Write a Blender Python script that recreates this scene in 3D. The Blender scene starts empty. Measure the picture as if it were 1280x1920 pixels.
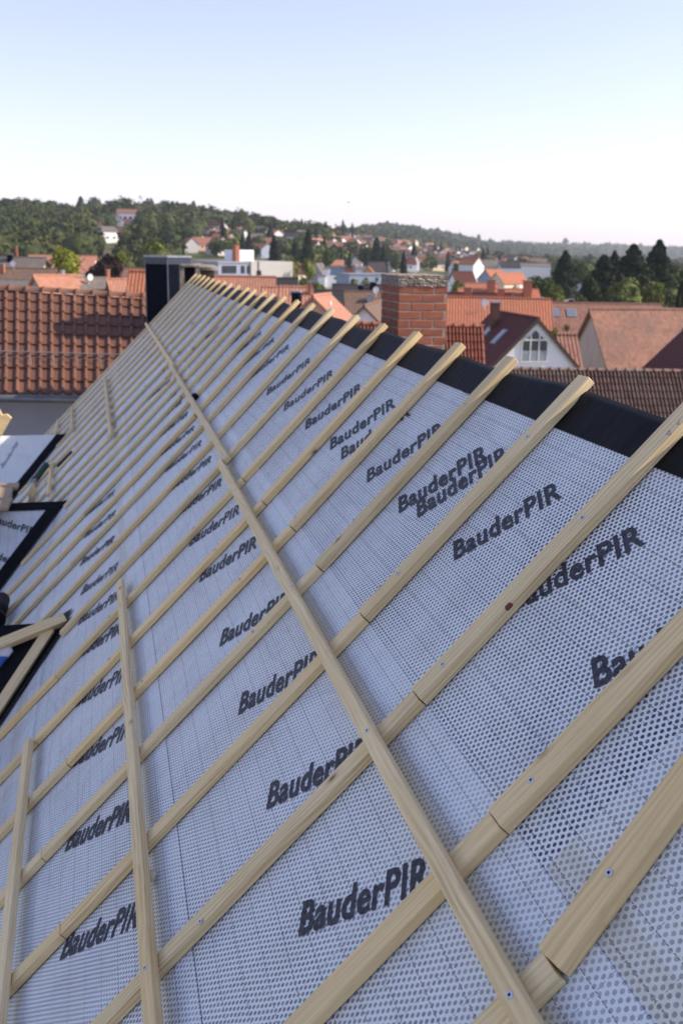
import bpy, math, random
import numpy as np
from mathutils import Vector, Matrix
R = math.radians
random.seed(7)
rng = np.random.default_rng(7)
C = bpy.context.scene.collection
scn = bpy.context.scene

# ------------------------------------------------------------------ camera
U = 1.5                                   # metres per survey unit; camera stands U above the roof plane
T = R(45.717)                             # roof pitch
PITCH, ROLL, YAW, FPX = R(14.543), R(0.981), R(13.207), 1871.0
NRM = Vector((-math.sin(T), 0, math.cos(T)))
CAM = NRM * U
fwd = Vector((math.sin(YAW)*math.cos(PITCH), math.cos(YAW)*math.cos(PITCH), -math.sin(PITCH)))
rt0 = Vector((math.cos(YAW), -math.sin(YAW), 0))
up0 = rt0.cross(fwd)
rt = math.cos(ROLL)*rt0 + math.sin(ROLL)*up0
up = math.cos(ROLL)*up0 - math.sin(ROLL)*rt0
cd = bpy.data.cameras.new('camera'); cam = bpy.data.objects.new('camera', cd); C.objects.link(cam)
cam.matrix_world = Matrix(((rt.x, up.x, -fwd.x, CAM.x), (rt.y, up.y, -fwd.y, CAM.y), (rt.z, up.z, -fwd.z, CAM.z), (0, 0, 0, 1)))
cd.sensor_fit = 'VERTICAL'; cd.sensor_height = 36; cd.sensor_width = 24; cd.lens = FPX/1920*36
cd.clip_start = 0.05; cd.clip_end = 30000
cd.dof.use_dof = True; cd.dof.focus_distance = 2.75; cd.dof.aperture_fstop = 5.0
scn.camera = cam

# ------------------------------------------------------------------ sun, sky, exposure
SE, SA = R(36.5), R(12)
sund = Vector((math.cos(SE)*math.cos(SA), -math.cos(SE)*math.sin(SA), math.sin(SE)))
ld = bpy.data.lights.new('sun', 'SUN'); ld.energy = 4.2; ld.angle = R(0.53); ld.color = (1.0, 0.85, 0.68)
lo = bpy.data.objects.new('sun', ld); C.objects.link(lo); lo.rotation_euler = sund.to_track_quat('Z', 'Y').to_euler()
w = bpy.data.worlds.new('World'); scn.world = w; w.use_nodes = True
nt = w.node_tree; bg = nt.nodes['Background']
sky = nt.nodes.new('ShaderNodeTexSky'); sky.sky_type = 'NISHITA'; sky.sun_disc = False
sky.sun_elevation = SE; sky.sun_rotation = R(90)+SA
sky.air_density = 1.0; sky.dust_density = 0.4; sky.ozone_density = 3.5; sky.altitude = 200
tin = nt.nodes.new('ShaderNodeMix'); tin.data_type = 'RGBA'; tin.blend_type = 'MULTIPLY'; tin.inputs[0].default_value = 1; tin.inputs[7].default_value = (1.14, .89, 1.03, 1)
hs = nt.nodes.new('ShaderNodeHueSaturation'); hs.inputs['Saturation'].default_value = .78
nt.links.new(sky.outputs[0], tin.inputs[6]); nt.links.new(tin.outputs[2], hs.inputs['Color']); nt.links.new(hs.outputs[0], bg.inputs[0]); bg.inputs[1].default_value = 0.15
scn.view_settings.view_transform = 'Standard'; scn.view_settings.look = 'None'
scn.view_settings.exposure = 0.66; scn.view_settings.gamma = 1
scn.cycles.use_denoising = True
scn.cycles.max_bounces = 6; scn.cycles.diffuse_bounces = 3; scn.cycles.volume_bounces = 0

# ------------------------------------------------------------------ helpers
def at(px, py, z):
    """point seen at photo pixel (px,py) at depth z along the viewing axis"""
    return CAM + (rt*((px-640)/FPX) - up*((py-960)/FPX) + fwd)*z
def L(u, d, h=0.0):                       # roof-plane survey units -> world
    return Vector((-d*U*math.cos(T), u*U, -d*U*math.sin(T))) + NRM*(h*U)
RF = Matrix(((math.cos(T), 0, -math.sin(T), 0), (0, 1, 0, 0), (math.sin(T), 0, math.cos(T), 0), (0, 0, 0, 1)))
W = {}
def place(o, parent, M):
    C.objects.link(o)
    if parent is not None:
        o.parent = parent; o.matrix_local = W[parent.name].inverted() @ M
    else:
        o.matrix_world = M
    W[o.name] = M.copy()
    return o
def tag(o, label=None, cat=None, group=None, kind=None):
    if label: o['label'] = label
    if cat: o['category'] = cat
    if group: o['group'] = group
    if kind: o['kind'] = kind
    return o
def thing(name, label, cat, loc, rz=0.0, group=None, M=None):
    o = bpy.data.objects.new(name, None); o.empty_display_size = 0.3
    place(o, None, M if M is not None else Matrix.Translation(loc) @ Matrix.Rotation(rz, 4, 'Z'))
    return tag(o, label, cat, group)
class MB:
    def __init__(s): s.v = []; s.f = []; s.m = []
    def add(s, vs, fs, mi=0):
        b = len(s.v); s.v += [tuple(v) for v in vs]; s.f += [tuple(b+i for i in f) for f in fs]; s.m += [mi]*len(fs); return s
    def box(s, x0, x1, y0, y1, z0, z1, mi=0):
        return s.add([(x0,y0,z0),(x1,y0,z0),(x1,y1,z0),(x0,y1,z0),(x0,y0,z1),(x1,y0,z1),(x1,y1,z1),(x0,y1,z1)],
                     [(0,3,2,1),(4,5,6,7),(0,1,5,4),(1,2,6,5),(2,3,7,6),(3,0,4,7)], mi)
    def cyl(s, c, r0, r1, h, n=12, mi=0, axis='z'):
        vs = []
        for k, (r, z) in enumerate(((r0, 0), (r1, h))):
            for i in range(n):
                a = 2*math.pi*i/n; x, y = r*math.cos(a), r*math.sin(a)
                p = (x, y, z) if axis == 'z' else ((z, x, y) if axis == 'x' else (x, z, y))
                vs.append((c[0]+p[0], c[1]+p[1], c[2]+p[2]))
        return s.add(vs, [(i, (i+1) % n, n+(i+1) % n, n+i) for i in range(n)] + [tuple(range(n-1, -1, -1)), tuple(range(n, 2*n))], mi)
    def tube(s, p0, p1, r0, r1, n=6, mi=0):
        p0, p1 = Vector(p0), Vector(p1); d = (p1-p0).normalized()
        a = d.orthogonal().normalized(); b = d.cross(a); vs = []
        for p, r in ((p0, r0), (p1, r1)):
            for i in range(n):
                t = 2*math.pi*i/n; vs.append(p + a*r*math.cos(t) + b*r*math.sin(t))
        return s.add(vs, [(i, (i+1) % n, n+(i+1) % n, n+i) for i in range(n)] + [tuple(range(n-1, -1, -1)), tuple(range(n, 2*n))], mi)
    def slab(s, pts, n, t, mi=0):          # polygon extruded by -n*t
        pts = [Vector(p) for p in pts]; n = Vector(n); k = len(pts)
        return s.add(pts + [p-n*t for p in pts], [tuple(range(k)), tuple(range(2*k-1, k-1, -1))] + [(i, k+i, k+(i+1) % k, (i+1) % k) for i in range(k)], mi)
    def mesh(s, name, mats, smooth=False):
        me = bpy.data.meshes.new(name); me.from_pydata(s.v, [], s.f)
        for m in (mats if isinstance(mats, (list, tuple)) else [mats]): me.materials.append(m)
        me.polygons.foreach_set('material_index', s.m)
        if smooth: me.polygons.foreach_set('use_smooth', [True]*len(s.f))
        me.update(); return me
    def obj(s, name, mats, parent, M=None, smooth=False, label=None):
        o = bpy.data.objects.new(name, s.mesh(name, mats, smooth))
        place(o, parent, M if M is not None else (W[parent.name] if parent else Matrix.Identity(4)))
        if label: o['label'] = label
        return o
def np_mesh(name, V, F, mats, mi=None, smooth=False):
    me = bpy.data.meshes.new(name); V = np.asarray(V, np.float32); F = np.asarray(F, np.int32); k = F.shape[1]
    me.vertices.add(len(V)); me.vertices.foreach_set('co', V.ravel())
    me.loops.add(F.size); me.loops.foreach_set('vertex_index', F.ravel())
    me.polygons.add(len(F)); me.polygons.foreach_set('loop_start', np.arange(0, F.size, k, dtype=np.int32))
    me.polygons.foreach_set('loop_total', np.full(len(F), k, np.int32))
    for m in (mats if isinstance(mats, (list, tuple)) else [mats]): me.materials.append(m)
    if mi is not None: me.polygons.foreach_set('material_index', np.asarray(mi, np.int32))
    me.polygons.foreach_set('use_smooth', np.full(len(F), smooth, bool))
    me.update(calc_edges=True); me.validate(); return me

# ------------------------------------------------------------------ materials
class N:
    def __init__(s, name, rough=0.8, spec=0.3):
        s.m = bpy.data.materials.new(name); s.m.use_nodes = True; s.t = s.m.node_tree
        s.b = s.t.nodes['Principled BSDF']; s.b.inputs['Roughness'].default_value = rough
        s.b.inputs['Specular IOR Level'].default_value = spec
        s.co = s.t.nodes.new('ShaderNodeTexCoord').outputs['Object']
    def n(s, t, **k):
        x = s.t.nodes.new(t)
        for a, v in k.items(): setattr(x, a, v)
        return x
    def l(s, a, b): s.t.links.new(a, b)
    def inp(s, sock, v):
        if isinstance(v, (int, float, tuple)): sock.default_value = v
        else: s.l(v, sock)
    def math(s, op, a, b=0.0, c=None, clamp=False):
        x = s.n('ShaderNodeMath', operation=op, use_clamp=clamp); s.inp(x.inputs[0], a); s.inp(x.inputs[1], b)
        if c is not None: s.inp(x.inputs[2], c)
        return x.outputs[0]
    def map(s, scale=(1, 1, 1), rot=(0, 0, 0), loc=(0, 0, 0), src=None):
        x = s.n('ShaderNodeMapping'); s.l(src or s.co, x.inputs[0]); x.inputs['Scale'].default_value = scale
        x.inputs['Rotation'].default_value = rot; x.inputs['Location'].default_value = loc; return x.outputs[0]
    def noise(s, scale=5, detail=3, rough=.55, src=None, dist=0.0):
        x = s.n('ShaderNodeTexNoise'); s.l(src or s.co, x.inputs['Vector']); x.inputs['Scale'].default_value = scale
        x.inputs['Detail'].default_value = detail; x.inputs['Roughness'].default_value = rough
        x.inputs['Distortion'].default_value = dist; return x.outputs['Fac']
    def ramp(s, fac, stops):
        x = s.n('ShaderNodeValToRGB'); s.l(fac, x.inputs[0]); e = x.color_ramp.elements
        while len(e) < len(stops): e.new(0.5)
        for i, (p, c) in enumerate(stops): e[i].position = p; e[i].color = (c, c, c, 1) if isinstance(c, (int, float)) else (*c, 1)
        return x.outputs[0]
    def mix(s, f, a, b, blend='MIX'):
        x = s.n('ShaderNodeMix', data_type='RGBA', blend_type=blend)
        s.inp(x.inputs[0], f)
        for sk, v in ((x.inputs[6], a), (x.inputs[7], b)):
            if isinstance(v, tuple): sk.default_value = (*v[:3], 1)
            else: s.l(v, sk)
        return x.outputs[2]
    def sep(s, src=None):
        x = s.n('ShaderNodeSeparateXYZ'); s.l(src or s.co, x.inputs[0]); return x.outputs
    def comb(s, x_, y_, z_=0.0):
        x = s.n('ShaderNodeCombineXYZ'); s.inp(x.inputs[0], x_); s.inp(x.inputs[1], y_); s.inp(x.inputs[2], z_); return x.outputs[0]
    def col(s, c):
        if isinstance(c, tuple): s.b.inputs['Base Color'].default_value = (*c[:3], 1)
        else: s.l(c, s.b.inputs['Base Color'])
        return s
    def bump(s, h, strength=.5, dist=.01):
        x = s.n('ShaderNodeBump'); x.inputs['Strength'].default_value = strength; x.inputs['Distance'].default_value = dist
        s.l(h, x.inputs['Height']); s.l(x.outputs[0], s.b.inputs['Normal']); return s

def m_plain(name, c, rough=.8, spec=.3, var=.12, scale=3.0, metal=0.0):
    n = N(name, rough, spec); n.b.inputs['Metallic'].default_value = metal
    d = tuple(x*(1-var*2) for x in c); h = tuple(min(1, x*(1+var)) for x in c)
    return n.col(n.ramp(n.noise(scale, 4, .6), [(.3, d), (.7, h)])).m

def m_wood(name, light, dark, knot=(.16, .08, .035), seedscale=1.0):
    n = N(name, .62, .25)
    oi = n.n('ShaderNodeObjectInfo').outputs['Random']
    off = n.math('MULTIPLY', oi, 37.0)
    v = n.n('ShaderNodeVectorMath', operation='ADD'); n.l(n.co, v.inputs[0]); n.l(n.comb(off, off, off), v.inputs[1]); co = v.outputs[0]
    # cathedral growth rings: distorted bands stretched along the length
    warp = n.noise(2.2, 2, .5, n.map((.55, 3.0, 3.0), src=co))
    s_ = n.sep(co)
    rings = n.math('ADD', n.math('MULTIPLY', s_[1], 330.0), n.math('MULTIPLY', warp, 34.0))
    rings = n.math('ADD', rings, n.math('MULTIPLY', s_[2], 420.0))
    sr = n.math('MULTIPLY_ADD', n.math('SINE', rings), .5, .5)
    fine = n.noise(14, 4, .7, n.map((.25, 9, 9), src=co))
    vis = n.ramp(n.noise(3.0, 3, .6, n.map((.5, 2.5, 2.5), src=co)), [(.38, .06), (.68, .42)])
    f = n.math('ADD', n.math('MULTIPLY', sr, vis), n.math('MULTIPLY', fine, .95))
    c = n.ramp(f, [(.34, light), (1.0, dark)])
    big = n.noise(1.3, 2, .5, co)
    c = n.mix(n.math('MULTIPLY', n.ramp(big, [(.4, 0.0), (.75, 1.0)]), .45), c, (light[0]*.72, light[1]*.66, light[2]*.55))
    tint = n.ramp(oi, [(0.0, (.80, .79, .76)), (.35, (1, 1, 1)), (.7, (.95, .88, .76)), (1.0, (1.08, .98, .82))])
    c = n.mix(.8, c, tint, 'MULTIPLY')
    vor = n.n('ShaderNodeTexVoronoi'); n.l(n.map((.7, 1.3, 1.3), src=co), vor.inputs['Vector']); vor.inputs['Scale'].default_value = 5.5
    gate = n.math('GREATER_THAN', n.sep(vor.outputs['Color'])[0], .45)
    kn = n.ramp(vor.outputs['Distance'], [(.035, 1.0), (.06, .55), (.10, .18), (.17, 0.0)])
    c = n.mix(n.math('MULTIPLY', n.math('MULTIPLY', kn, gate), .9), c, knot)
    dirt = n.ramp(n.noise(9, 5, .7, n.map((.35, 2, 2), src=co)), [(.60, 0.0), (.80, 1.0)])
    c = n.mix(n.math('MULTIPLY', dirt, .3), c, (.20, .15, .09))
    crack = n.ramp(n.noise(5, 3, .6, n.map((.45, 16, 16), src=co)), [(.70, 0.0), (.74, 1.0)])
    c = n.mix(n.math('MULTIPLY', crack, .55), c, (.13, .075, .04))
    n.col(c).bump(fine, .35, .002)
    return n.m
WOOD = m_wood('pine_wood', (.90, .74, .43), (.55, .405, .195))
WOODOLD = m_wood('worn_board', (.40, .31, .22), (.27, .20, .13))

PI_, QI = .0141*U, .00835*U               # dot pitch along the ridge, row step up the slope
def m_membrane(name, fade=0.0, dots=True, base=(.73, .77, .765)):
    n = N(name, .5, .35)
    s_ = n.sep(); wv = n.noise(1.7, 3, .5)
    vx = n.math('ADD', s_[0], n.math('MULTIPLY', wv, .010)); uy = n.math('ADD', s_[1], n.math('MULTIPLY', wv, .012))
    a = n.math('DIVIDE', uy, PI_); b = n.math('DIVIDE', vx, 2*QI)
    def dist(oa, ob):
        fa = n.math('SUBTRACT', n.math('FRACT', n.math('ADD', a, oa)), .5)
        fb = n.math('SUBTRACT', n.math('FRACT', n.math('ADD', b, ob)), .5)
        fa = n.math('MULTIPLY', fa, PI_); fb = n.math('MULTIPLY', fb, 2*QI)
        return n.math('SQRT', n.math('ADD', n.math('MULTIPLY', fa, fa), n.math('MULTIPLY', fb, fb)))
    rad = n.math('MINIMUM', dist(0, 0), dist(.5, .5))
    jit = n.math('MULTIPLY', n.math('SUBTRACT', n.noise(260, 2, .6), .5), .0020)
    rad = n.math('ADD', rad, jit)
    dot = n.math('LESS_THAN', rad, .0036*U)
    # dashed net of threads
    def line(coord, step, wid, other, dash, phase):
        q = n.math('ABSOLUTE', n.math('SUBTRACT', n.math('FRACT', n.math('ADD', n.math('DIVIDE', coord, step), phase)), .5))
        q = n.math('LESS_THAN', n.math('MULTIPLY', q, step), wid)
        dd = n.math('LESS_THAN', n.math('FRACT', n.math('DIVIDE', other, dash)), .58)
        return n.math('MULTIPLY', q, dd)
    ln = n.math('MAXIMUM', line(vx, .052*U, .0013, uy, .0125, .03), n.math('MULTIPLY', line(uy, .0705*U, .0011, vx, .014, .2), .75))
    patch = n.ramp(n.noise(1.1, 3, .6), [(.35, .62), (.6, 1.0)])
    fib = n.ramp(n.noise(30, 4, .7), [(.35, .75), (.65, 1.0)])
    st = n.math('MULTIPLY', n.math('MULTIPLY', patch, fib), 1-fade)
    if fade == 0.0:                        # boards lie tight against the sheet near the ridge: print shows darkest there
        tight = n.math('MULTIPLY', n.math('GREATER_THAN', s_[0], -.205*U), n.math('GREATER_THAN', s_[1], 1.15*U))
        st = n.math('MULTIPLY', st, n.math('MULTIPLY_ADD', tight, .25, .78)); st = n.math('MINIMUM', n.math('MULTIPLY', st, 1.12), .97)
    k = n.math('MAXIMUM', n.math('MULTIPLY', dot, st) if dots else 0.0, n.math('MULTIPLY', ln, .80 if dots else .25))
    stain = n.ramp(n.noise(3.3, 6, .68), [(.48, 0.0), (.78, 1.0)])
    c = n.mix(n.math('MULTIPLY', stain, .42), base, (.46, .45, .43))
    c = n.mix(n.math('MULTIPLY', n.ramp(n.noise(.9, 3, .6), [(.4, 0.0), (.7, 1.0)]), .16), c, (.50, .60, .80))
    c = n.mix(k, c, (.030, .033, .055))
    n.col(c)
    h = n.math('ADD', n.math('MULTIPLY', n.noise(7, 4, .6), .9), n.math('MULTIPLY', n.noise(90, 3, .6), .06))
    wr = n.math('ABSOLUTE', n.math('SUBTRACT', n.noise(1.6, 2, .5, n.map((1.0, .45, 1), rot=(0, 0, .5)), .8), .5))
    wr = n.ramp(wr, [(0.0, 1.0), (.035, 0.0)])
    h = n.math('ADD', h, n.math('MULTIPLY', wr, .35))
    n.bump(h, .7, .018)
    return n.m
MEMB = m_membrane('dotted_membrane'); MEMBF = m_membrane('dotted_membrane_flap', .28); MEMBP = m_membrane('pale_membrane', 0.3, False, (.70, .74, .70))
def m_foil():
    n = N('black_foil', .62, .12)
    n.col(n.ramp(n.noise(6, 5, .65), [(.35, (.004, .0045, .006)), (.75, (.008, .009, .012))]))
    n.bump(n.noise(5, 4, .6, n.map((1, 2.5, 1))), .3, .02); return n.m
FOIL = m_foil()
def m_ink(name, c):
    n = N(name, .6, .2); n.col(n.ramp(n.noise(55, 4, .7), [(.35, c), (.72, tuple(x+.06 for x in c))])); return n.m
INK = m_ink('black_ink', (.022, .024, .036)); INKG = m_ink('grey_ink', (.24, .26, .31)); INKB = m_ink('blue_pencil', (.10, .13, .30))
ZINC = m_plain('zinc', (.50, .58, .66), .4, .6, .1, 40, .25)
def m_brick():
    n = N('red_brick', .9, .15)
    b = n.n('ShaderNodeTexBrick'); n.l(n.co, b.inputs['Vector'])
    return n
def m_tile(name, c1, c2, colw=.25, roww=.2, weather=(.24, .16, .12), wamt=.35, bump=.7, rough=.8):
    """roof tiles: tone of each tile, weathering, relief of rolls and courses (object x along the ridge, z up)"""
    n = N(name, rough, .25); s_ = n.sep()
    ix = n.math('FLOOR', n.math('DIVIDE', s_[0], colw)); iz = n.math('FLOOR', n.math('DIVIDE', s_[2], roww)); iy = n.math('FLOOR', n.math('DIVIDE', s_[1], 4.0))
    wn = n.n('ShaderNodeTexWhiteNoise'); n.l(n.comb(ix, iz, iy), wn.inputs['Vector'])
    c = n.mix(wn.outputs['Value'], c1, c2)
    c = n.mix(n.math('MULTIPLY', n.ramp(n.noise(.35, 6, .7), [(.40, 0.0), (.62, 1.0)]), wamt), c, weather)
    c = n.mix(n.math('MULTIPLY', n.ramp(n.noise(3, 5, .7, n.map((1.5, 1, .4))), [(.48, 0.0), (.7, 1.0)]), wamt), c, tuple(x*.6 for x in weather))
    n.col(c)
    wx = n.math('MULTIPLY_ADD', n.math('SINE', n.math('MULTIPLY', s_[0], 2*math.pi/colw)), .5, .5)
    fz = n.math('SUBTRACT', 1.0, n.math('FRACT', n.math('DIVIDE', s_[2], roww)))
    n.bump(n.math('ADD', n.math('MULTIPLY', wx, .7), n.math('MULTIPLY', fz, .6)), bump, .09)
    return n.m
def m_claytile(name, c1, c2, weather, wamt, colw, roww, ao=None):
    """for modelled tiles; uses the UV-like attribute stored as object coords in metres"""
    n = N(name, .7, .3)
    uv = n.n('ShaderNodeUVMap').outputs[0]; s_ = n.sep(uv)
    wn = n.n('ShaderNodeTexWhiteNoise'); n.l(n.comb(n.math('FLOOR', s_[0]), n.math('FLOOR', s_[1])), wn.inputs['Vector'])
    c = n.mix(wn.outputs['Value'], c1, c2)
    rare = n.math('GREATER_THAN', wn.outputs['Value'], .93)
    c = n.mix(n.math('MULTIPLY', rare, wamt*.8), c, tuple(min(1, x*1.7) for x in c1))
    c = n.mix(n.math('MULTIPLY', n.ramp(n.noise(.9, 5, .65), [(.4, 0.0), (.7, 1.0)]), wamt), c, weather)
    c = n.mix(n.math('MULTIPLY', n.ramp(n.noise(18, 4, .7), [(.5, 0.0), (.75, 1.0)]), wamt*.6), c, tuple(x*.6 for x in weather))
    return n.col(c).m
def m_plaster(name, c, dirt=.12):
    n = N(name, .9, .1)
    k = n.ramp(n.noise(1.2, 5, .6, n.map((1, 1, .35))), [(.4, 0.0), (.75, 1.0)])
    n.col(n.mix(n.math('MULTIPLY', k, dirt*2), c, tuple(x*.62 for x in c)))
    n.bump(n.noise(45, 3, .6), .2, .01); return n.m
def m_leaf(name, a, b, c=None, sc=.55):
    n = N(name, .75, .15)
    g = n.noise(sc, 4, .7); st = [(.32, a), (.62, b)] + ([(.8, c)] if c else [])
    n.col(n.ramp(g, st)); return n.m
GLASS = N('window_glass', .08, .8); GLASS.col((.035, .045, .055)); GLASS = GLASS.m
SKYGLASS = N('skylight_glass', .06, 1.0); SKYGLASS.col((.16, .19, .22)); SKYGLASS = SKYGLASS.m
FRAMEW = m_plain('white_frame', (.78, .78, .76), .5, .4, .04)
DISHW = m_plain('white_dish', (.80, .80, .78), .4, .5, .04)
BARK = m_plain('bark', (.10, .075, .05), .95, .1, .25, 6)
SLATE = m_plain('dark_slate', (.005, .008, .016), .75, .04, .2, 5)
def m_forest():
    n = N('wood_leaves', .8, .1); at_ = n.n('ShaderNodeAttribute'); at_.attribute_name = 'tone'
    g = n.noise(.35, 4, .7); c1 = n.ramp(g, [(.35, (.016, .030, .012)), (.65, (.042, .062, .023))]); c2 = n.ramp(g, [(.35, (.055, .072, .022)), (.65, (.16, .16, .045))])
    n.col(n.mix(at_.outputs['Fac'], c1, c2)); return n.m
FORM = m_forest()
LEAD = m_plain('lead_flashing', (.30, .32, .35), .4, .6, .12, 8, .4)
CONC = m_plain('rough_concrete', (.30, .26, .21), .95, .1, .3, 9)

# ------------------------------------------------------------------ terrain (one sheet to the horizon)
GZ = -9.0
US = [-2500, -900, -300, 0, 100, 140, 190, 260, 330, 400, 450, 500, 560, 600, 640, 700, 750, 800, 850, 900, 1000, 1100, 1200, 1400, 2500]
SS = [30, 42, 52, 52, 50, 41, 48, 51, 47, 39, 35, 29, 21, 18, 30, 35, 33, 26, 16, 8, 4, 3, 2, 1, 1]
def crest(u):
    S = np.interp(u, US, SS)
    rc = np.interp(u, [600, 690, 900, 1100], [820, 2000, 2600, 4500]); rf = np.interp(u, [600, 700, 900, 1100], [280, 300, 700, 1500])
    return S, rc, rf
def ground(x, y):
    dx = np.asarray(x, float)-CAM.x; dy = np.asarray(y, float)-CAM.y
    a = np.arctan2(dx, dy)-YAW; a = np.clip((a+np.pi) % (2*np.pi)-np.pi, -1.2, 1.2)
    r = np.hypot(dx, dy)*np.cos(a); u = 640+FPX*np.tan(a)
    S, rc, rf = crest(u)
    zc = CAM.z + S*rc/FPX
    t = np.clip((r-rf)/(rc-rf), 0, 1); sm = t*t*(3-2*t)
    h = GZ + (zc-GZ)*sm
    back = np.clip((r-rc)/(rc*1.2), 0, 1)
    h = h - (zc-GZ)*back*.8
    bump = np.sin(x*.021+1.3)*np.sin(y*.017+.5)*1.4 + np.sin(x*.0063)*np.cos(y*.0071)*2.5
    return h + bump*np.clip((r-250)/400, 0, 1)
def gz(x, y): return float(ground(x, y))
def ray_ground(px, py):
    d = rt*((px-640)/FPX) - up*((py-960)/FPX) + fwd
    prev = None
    for z in np.geomspace(60, 4000, 700):
        p = CAM + d*z; g = gz(p.x, p.y)
        if p.z <= g: return Vector((p.x, p.y, g)), z
    return None, None
rr = np.geomspace(3, 9000, 190); rr = np.concatenate([[0.5], rr]); aa = np.linspace(0, 2*np.pi, 361)[:-1]
A_, R_ = np.meshgrid(aa, rr); X_ = CAM.x+R_*np.sin(A_); Y_ = CAM.y+R_*np.cos(A_); Z_ = ground(X_, Y_)
V_ = np.stack([X_, Y_, Z_], -1).reshape(-1, 3); na = len(aa)
i_, j_ = np.meshgrid(np.arange(len(rr)-1), np.arange(na), indexing='ij')
F_ = np.stack([i_*na+j_, i_*na+(j_+1) % na, (i_+1)*na+(j_+1) % na, (i_+1)*na+j_], -1).reshape(-1, 4)[:, ::-1]
gn = N('meadow_ground', .95, .1)
gs = gn.sep(); grd = gn.math('SQRT', gn.math('ADD', gn.math('MULTIPLY', gs[0], gs[0]), gn.math('MULTIPLY', gs[1], gs[1])))
town = gn.ramp(gn.math('DIVIDE', grd, 600.0), [(.3, 1.0), (.6, 0.0)])
gcol = gn.mix(gn.ramp(gn.noise(.02, 5, .6), [(.42, 0.0), (.6, 1.0)]), (.075, .095, .035), (.13, .12, .07))
gpav = gn.mix(gn.ramp(gn.noise(.06, 3, .6), [(.45, 0.0), (.55, 1.0)]), (.36, .34, .30), (.20, .20, .12))
gn.col(gn.mix(town, gcol, gpav))
gme = np_mesh('terrain', V_, F_, gn.m, smooth=True)
# below: the central hole is closed by a fan
terr = bpy.data.objects.new('terrain', gme); place(terr, None, Matrix.Identity(4)); tag(terr, kind='structure')

# ------------------------------------------------------------------ beams
def beam(name, p0, p1, wd, ht, nrm, parent, mat=None, ch=.002, wob=.0009, cutdeg=0.0, seed=0):
    """p0,p1: centre of the underside; wd across, ht along nrm"""
    mat = mat or WOOD; p0, p1 = Vector(p0), Vector(p1); x = (p1-p0); ln = x.length; x.normalize()
    z = Vector(nrm); z = (z - x*z.dot(x)).normalized(); y = z.cross(x)
    h = wd/2; prof = [(-h+ch, 0), (h-ch, 0), (h, ch), (h, ht-ch*1.6), (h-ch*1.6, ht), (-h+ch*1.6, ht), (-h, ht-ch*1.6), (-h, ch)]
    rs = random.Random(seed or hash(name)+int(ln*1000)); ns = max(2, int(ln/.45)); vs = []
    for i in range(ns+1):
        t = i/ns; oy = rs.uniform(-wob, wob) if 0 < i < ns else 0; oz = rs.uniform(0, wob*.7) if 0 < i < ns else 0
        for (a, b) in prof: vs.append((t*ln + (math.tan(R(cutdeg))*(b-ht/2) if i in (0, ns) else 0), a+oy, b+oz))
    fs = [(i*8+k, i*8+(k+1) % 8, (i+1)*8+(k+1) % 8, (i+1)*8+k) for i in range(ns) for k in range(8)]
    fs += [tuple(range(7, -1, -1)), tuple(range(ns*8, ns*8+8))]
    mb = MB(); mb.add(vs, fs)
    M = Matrix(((x.x, y.x, z.x, p0.x), (x.y, y.y, z.y, p0.y), (x.z, y.z, z.z, p0.z), (0, 0, 0, 1)))
    o = mb.obj(name, mat, parent, M)
    bm_ = o.modifiers.new('bev', 'BEVEL'); bm_.width = .0015; bm_.segments = 1; bm_.limit_method = 'ANGLE'
    return o
def screw(parent, p, n, r=.0075):
    mb = MB(); mb.cyl((0, 0, 0), r, r*.86, .0022, 16)
    mb.cyl((0, 0, .0019), r*.42, r*.42, .0008, 6, 1)
    z = Vector(n); x = z.orthogonal().normalized(); y = z.cross(x)
    M = Matrix(((x.x, y.x, z.x, p.x), (x.y, y.y, z.y, p.y), (x.z, y.z, z.z, p.z), (0, 0, 0, 1)))
    return mb.obj('screw', [ZINC, FOIL], parent, M)

# ------------------------------------------------------------------ the roof being rebuilt
house = thing('house_roof', 'roof under construction with white dotted membrane, black ridge strip and pale battens', 'roof', Vector((0, 9*U*.7, GZ)))
RID = -.53; HT = .0235; YF = 12.95; YN = -.4
def sheet(name, mat, u0, u1, d0, d1, h, step=.25, amp=.0012):
    nu = max(2, int((u1-u0)*U/step)); nv = max(2, int((d1-d0)*U/step))
    us = np.linspace(u0, u1, nu+1)*U; vs = -np.linspace(d1, d0, nv+1)*U
    Vv, Uu = np.meshgrid(vs, us, indexing='xy')
    Z = h*U + amp*np.sin(Uu*3.1+Vv*2.3)*np.sin(Vv*5.7+1) + amp*.5*np.sin(Uu*11+Vv*7)
    Z[:, 0] -= .0005
    V = np.stack([Vv, Uu, Z], -1).reshape(-1, 3); w_ = nv+1
    i, j = np.meshgrid(np.arange(nu), np.arange(nv), indexing='ij')
    F = np.stack([i*w_+j, i*w_+j+1, (i+1)*w_+j+1, (i+1)*w_+j], -1).reshape(-1, 4)
    # skirt along the lower edge gives the sheet its thickness
    low = np.arange(nu+1)*w_; b = len(V); V = np.concatenate([V, V[low]-[0, 0, .004]])
    F2 = np.stack([b+np.arange(nu), low[:-1], low[1:], b+np.arange(nu)+1], -1)
    F = np.concatenate([F, F2])
    o = bpy.data.objects.new(name, np_mesh(name, V, F, mat, smooth=True)); place(o, house, RF.copy()); return o
DORM = [(10.85, 1.70), (7.28, 1.515), (4.53, 1.372)]       # apex (u,d) where each dormer ridge meets the slope
TB = math.tan(R(35)); DW = 1.45                              # dormer pitch, half width in metres
sin, cos, tan = math.sin, math.cos, math.tan
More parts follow.
